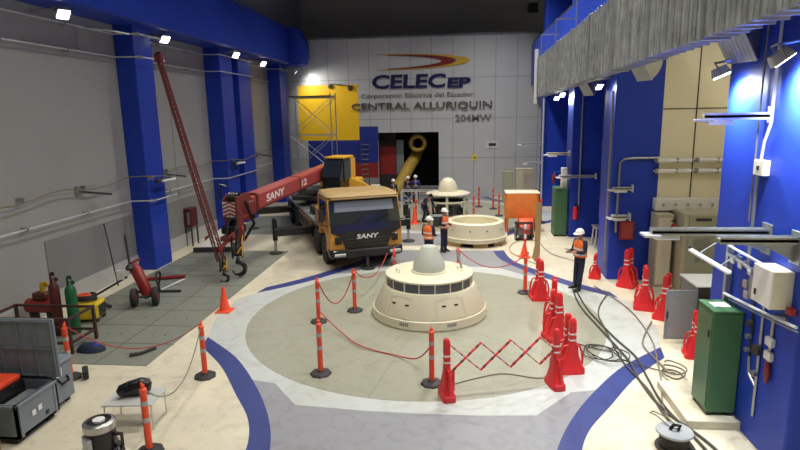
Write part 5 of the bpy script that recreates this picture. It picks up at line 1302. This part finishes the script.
def outlet(label, x, y, z, s, z0=5.85):
    g = thing('duct_outlet', label, 'air outlet', (x, y, z0), 0, 'duct outlets')
    MB().box(-.34-x+4.1, -.1, -.2, .2, .1, .4, M_GALV).build('neck', None, g)
    n = 8; vs = []; fs = []; w = s*.5; h = s*.8; R0 = h*.15
    # quarter bend from downwards to toward the hall and the camera
    secs = []
    for k in range(n+1):
        a = k/n*math.radians(58); c = Vector((-R0-w, 0, -.12))
        # inner and outer radius about c
        ri, ro = .06, .06+h
        i = c+Vector((ri*math.cos(a), 0, -ri*math.sin(a)))+Vector((w-.06-h+.0, 0, 0))+Vector((h+.06-w, 0, 0)); o_ = c+Vector((ro*math.cos(a), 0, -ro*math.sin(a)))
        secs.append((i, o_))
    for i, o_ in secs: vs += [i+Vector((0, -w, 0)), i+Vector((0, w, 0)), o_+Vector((0, w, 0)), o_+Vector((0, -w, 0))]
    for k in range(n):
        for j in range(4): fs.append((k*4+j, k*4+(j+1) % 4, k*4+4+(j+1) % 4, k*4+4+j))
    fs.append((n*4, n*4+1, n*4+2, n*4+3)); fs.append((3, 2, 1, 0))
    rot = Matrix.Rotation(.25, 4, 'Z')
    mb = MB(); mb.add([rot @ v for v in vs], fs, M_GALV); mb.add([rot @ v for v in [vs[0]+Vector((0, 0, .22)), vs[1]+Vector((0, 0, .22)), vs[2]+Vector((0, 0, .22)), vs[3]+Vector((0, 0, .22)), vs[0], vs[1], vs[2], vs[3]]], [(0, 1, 2, 3), (7, 6, 5, 4), (0, 4, 5, 1), (1, 5, 6, 2), (2, 6, 7, 3), (3, 7, 4, 0)], M_GALV)
    mb.build('elbow', None, g)
    e = [rot @ v for v in vs[-4:]]; nr = (e[1]-e[0]).cross(e[3]-e[0]).normalized(); cc = sum(e, Vector())/4
    if nr.z > 0: nr = -nr
    fr = [cc+(p-cc)*1.08 for p in e]; fr2 = [p+nr*.03 for p in fr]
    mb = MB(); mb.add(fr+fr2, [(0, 1, 2, 3), (7, 6, 5, 4), (0, 4, 5, 1), (1, 5, 6, 2), (2, 6, 7, 3), (3, 7, 4, 0)], M_REFL); gr = mb.build('grille', None, g)
    mb = MB()
    for k in range(1, 8):
        a = fr2[0].lerp(fr2[1], k/8); b = fr2[3].lerp(fr2[2], k/8); mb.bar(a.lerp(b, .06), a.lerp(b, .94), .008, .008, M_GALV)
    mb.build('louvre', None, gr)
    return g
outlet('large galvanised duct outlet elbow above the nearest blue column', 4.42, 9.55, 0, .58, 6.26)
outlet('galvanised duct outlet elbow second from the camera, above the niche', 4.35, 14.0, 0, .55, 6.20)
outlet('galvanised duct outlet elbow beyond the niche column', 4.3, 19.4, 0, .60, 6.05)
# floodlights right
flood('very bright floodlight under the large duct outlet shining on the nearest column', 4.12, 9.7, 5.50, 1.15, -1, 560, 4.42, tilt=-1.15, spot=2.6, col=(.85, .93, 1))
flood('floodlight mounted near the right edge of the picture lighting the nearest column', 4.1, 7.95, 5.58, 1.3, -1, 850, 4.42, tilt=-.9, spot=2.6, col=(.85, .93, 1))
flood('floodlight with pale hood beyond the niche column', 4.1, 17.6, 5.65, .5, -1, 35, 4.42, tilt=-.7, s=.6)
flood('left lamp of the twin floodlights in the middle of the right wall', 4.15, 25.2, 5.5, .3, -1, 120, 4.42, tilt=-.7, s=.6)
flood('right lamp of the twin floodlights in the middle of the right wall', 4.15, 23.9, 5.6, .3, -1, 120, 4.42, tilt=-.7, s=.6)

# ------------------------------------------------------------------ back: scaffold, ladder, hose, frame
g = thing('scaffold_tower', 'grey tubular scaffold tower in front of the yellow mural at the far left', 'scaffold', (-7.95, 31.3, 0))
X = 1.15; Y = .65
for sx in (-1, 1):
    for sy in (-1, 1): MB().tube([(sx*X, sy*Y, 0), (sx*X, sy*Y, 6.15 if sx > 0 else 6.15)], .028, M_GALV, 8).build('upright', None, g)
mb = MB()
for z in (.3, 2.0, 3.9, 5.9):
    for sy in (-1, 1): mb.tube([(-X, sy*Y, z), (X, sy*Y, z)], .022, M_GALV, 6)
    for sx in (-1, 1): mb.tube([(sx*X, -Y, z), (sx*X, Y, z)], .022, M_GALV, 6)
for sx in (-1, 1):
    for k in range(14): mb.tube([(sx*X, -Y, .4+k*.4), (sx*X, -Y+.35, .4+k*.4)], .014, M_GALV, 5)
mb.build_each('ledger', None, g)
mb = MB()
for sy in (-1, 1):
    for a, b in ((.3, 2.0), (2.0, 3.9), (3.9, 5.9)):
        mb.tube([(-X, sy*Y, a), (X, sy*Y, b)], .018, M_GALV, 6); mb.tube([(X, sy*Y, a), (-X, sy*Y, b)], .018, M_GALV, 6)
mb.build_each('brace', None, g)
MB().box(-X, X, -Y, Y, 5.95, 6.0, M_CHAR).build('platform', None, g)
g = thing('step_ladder', 'dark step ladder leaning on the painted end wall left of the opening', 'ladder', (-5.5, 33.4, 0))
for x in (-.25, .25): MB().bar((x, -.1, 0), (x, .5, 3.5), .04, .06, M_CHAR).build('stile', None, g)
mb = MB()
for k in range(1, 12): t = k/12; mb.bar((-.25, -.1+.6*t, 3.5*t), (.25, -.1+.6*t, 3.5*t), .04, .04, M_GRY)
mb.build_each('rung', None, g)
g = thing('ventilation_hose', 'big yellow ventilation hose rising from the floor into the dark opening', 'hose', (-3.3, 34.6, 0))
P = [(-3.75, 33.2, .30), (-3.55, 33.6, .6), (-3.25, 34.2, 1.2), (-2.95, 34.8, 1.8), (-2.7, 35.3, 2.2), (-2.5, 35.9, 2.7)]
mb = MB(); mb.tube(P, [.30, .36, .36, .36, .36, .36], M_PIPEY, 24); mb.build('hose_body', None, g, True)
mb = MB(); pr = []
for k in range(17): a = 2*PI*k/16; pr.append((.42+.13*math.cos(a), .16*math.sin(a)))
mb.lathe(pr, (-2.42, 34.75, 3.2), M_PIPEY, 36, M=Matrix.Rotation(PI/2, 4, 'X')); mb.lathe([(.40, -.4), (.40, 0), (0, 0)], (-2.42, 34.78, 3.2), M_BLACK, 30, M=Matrix.Rotation(PI/2, 4, 'X')); mb.build('mouth_ring', None, g, True)  # black disc paints the dark interior of the hose mouth
g = thing('hydrant_bracket', 'pair of dark fittings on the wall above the right edge of the yellow mural', 'fitting', (-6.6, 33.9, 6.5))
mb = MB(); mb.bar((-.9, 0, .25), (.55, -.02, .1), .04, .05, M_CHAR); mb.lathe([(.16, -.05), (.1, .05)], (.3, 0, 0), M_CHAR, 14, M=Matrix.Rotation(PI/2, 4, 'X')); mb.lathe([(.12, -.05), (.1, .05)], (-.9, 0, .1), M_CHAR, 14, M=Matrix.Rotation(PI/2, 4, 'X')); mb.build('fittings', None, g)
g = thing('steel_trestle', 'low white steel frame near the people by the dark opening', 'frame', (-2.1, 30.2, 0))
for x in (-.9, -.1, .9):
    for y in (-.3, .3): MB().box(x-.03, x+.03, y-.03, y+.03, 0, .95, M_ALU).build('leg', None, g)
mb = MB()
for y in (-.3, .3):
    for z in (.12, .92): mb.bar((-.9, y, z), (.9, y, z), .05, .05, M_ALU)
mb.bar((-.9, -.3, .12), (-.1, -.3, .92), .035, .035, M_ALU); mb.bar((-.9, -.3, .92), (-.1, -.3, .12), .035, .035, M_ALU); mb.build_each('rail', None, g)
def crate(nm, l, cat, x, y, z, a, b, h, m, lid=None):
    g = thing(nm, l, cat, (x, y, z), 0); MB().box(-a/2, a/2, -b/2, b/2, 0, h, m, bev=.02).build('body', None, g); MB().box(-a/2-.01, a/2+.01, -b/2-.01, b/2+.01, h, h+.04, lid or M_WHITE, bev=.01).build('lid', None, g)
crate('supply_box', 'low dark crate behind the crane truck roof below the opening', 'crate', -4.9, 31.6, 0, 1.6, .8, .7, M_GRY, M_CARD)
crate('supply_box', 'small white box lying on the low dark crate beyond the truck', 'box', -4.6, 31.5, .74, .5, .4, .3, M_WHITE)
crate('supply_box', 'grey equipment crate between the orange cone and the raised machine', 'crate', -.85, 25.1, 0, .5, .5, .45, M_CHAR, M_GRY)
crate('beige_locker', 'pale beige locker in the far right corner before the end wall', 'cabinet', 3.6, 31.5, 0, .9, .6, 1.9, M_BEIGE, M_BEIGE)
crate('grey_locker', 'narrow pale locker left of the far right corner', 'cabinet', 2.75, 31.9, 0, .55, .5, 1.7, M_BGRN, M_BGRN)
bpy.data.objects.remove(g2_)

# ------------------------------------------------------------------ ceiling lamps and light
def hibay(x, y, p, l, col=(1, .95, .86), size=.9, z=12.6):
    g = thing('ceiling_lamp', l, 'lamp', (x, y, z), 0, 'high bay ceiling lamps')
    MB().lathe([(.1, .5), (.14, .3), (.42, .05), (.45, 0)], (0, 0, 0), M_GALV, 24).build('shade', None, g)
    MB().lathe([(.40, .03), (0, .03)], (0, 0, 0), M_LAMP, 24).build('lens', None, g)
    MB().tube([(0, 0, .5), (0, 0, 2.0)], .02, M_CHAR, 6).build('rod', None, g)
    L = bpy.data.lights.new('ceiling_lamp_light', 'SPOT'); L.energy = p; L.color = col; L.shadow_soft_size = size/2; L.spot_size = 2.3; L.spot_blend = 1.0
    lo = bpy.data.objects.new('ceiling_lamp_light', L); COL.objects.link(lo); lo.location = (0, 0, -.06); lo.parent = g
PW = 1.15
hn = 0
for y, p in ((5, 1500), (10.5, 2000), (16.5, 2200), (22.5, 2200), (28.5, 2000)):
    for x, k in ((-4.8, .5), (1.6, 1.5)):
        hn += 1
        hibay(x, y, p*k*PW, 'high bay ceiling lamp number %s from the camera on the %s row' % (['one', 'one', 'two', 'two', 'three', 'three', 'four', 'four', 'five', 'five'][hn-1], 'left' if x < 0 else 'right'))
hibay(6.7, 12.6, 700, 'added unseen lamp brightening the cabinet bay behind the nearest right column', z=9.6)  # added lamp out of view, only brightens the cream bay
wd = bpy.data.worlds.new('world'); S.world = wd; wd.use_nodes = True
wd.node_tree.nodes['Background'].inputs['Color'].default_value = (.6, .62, .6, 1)
wd.node_tree.nodes['Background'].inputs['Strength'].default_value = .13
S.cycles.use_denoising = True
S.cycles.max_bounces = 6
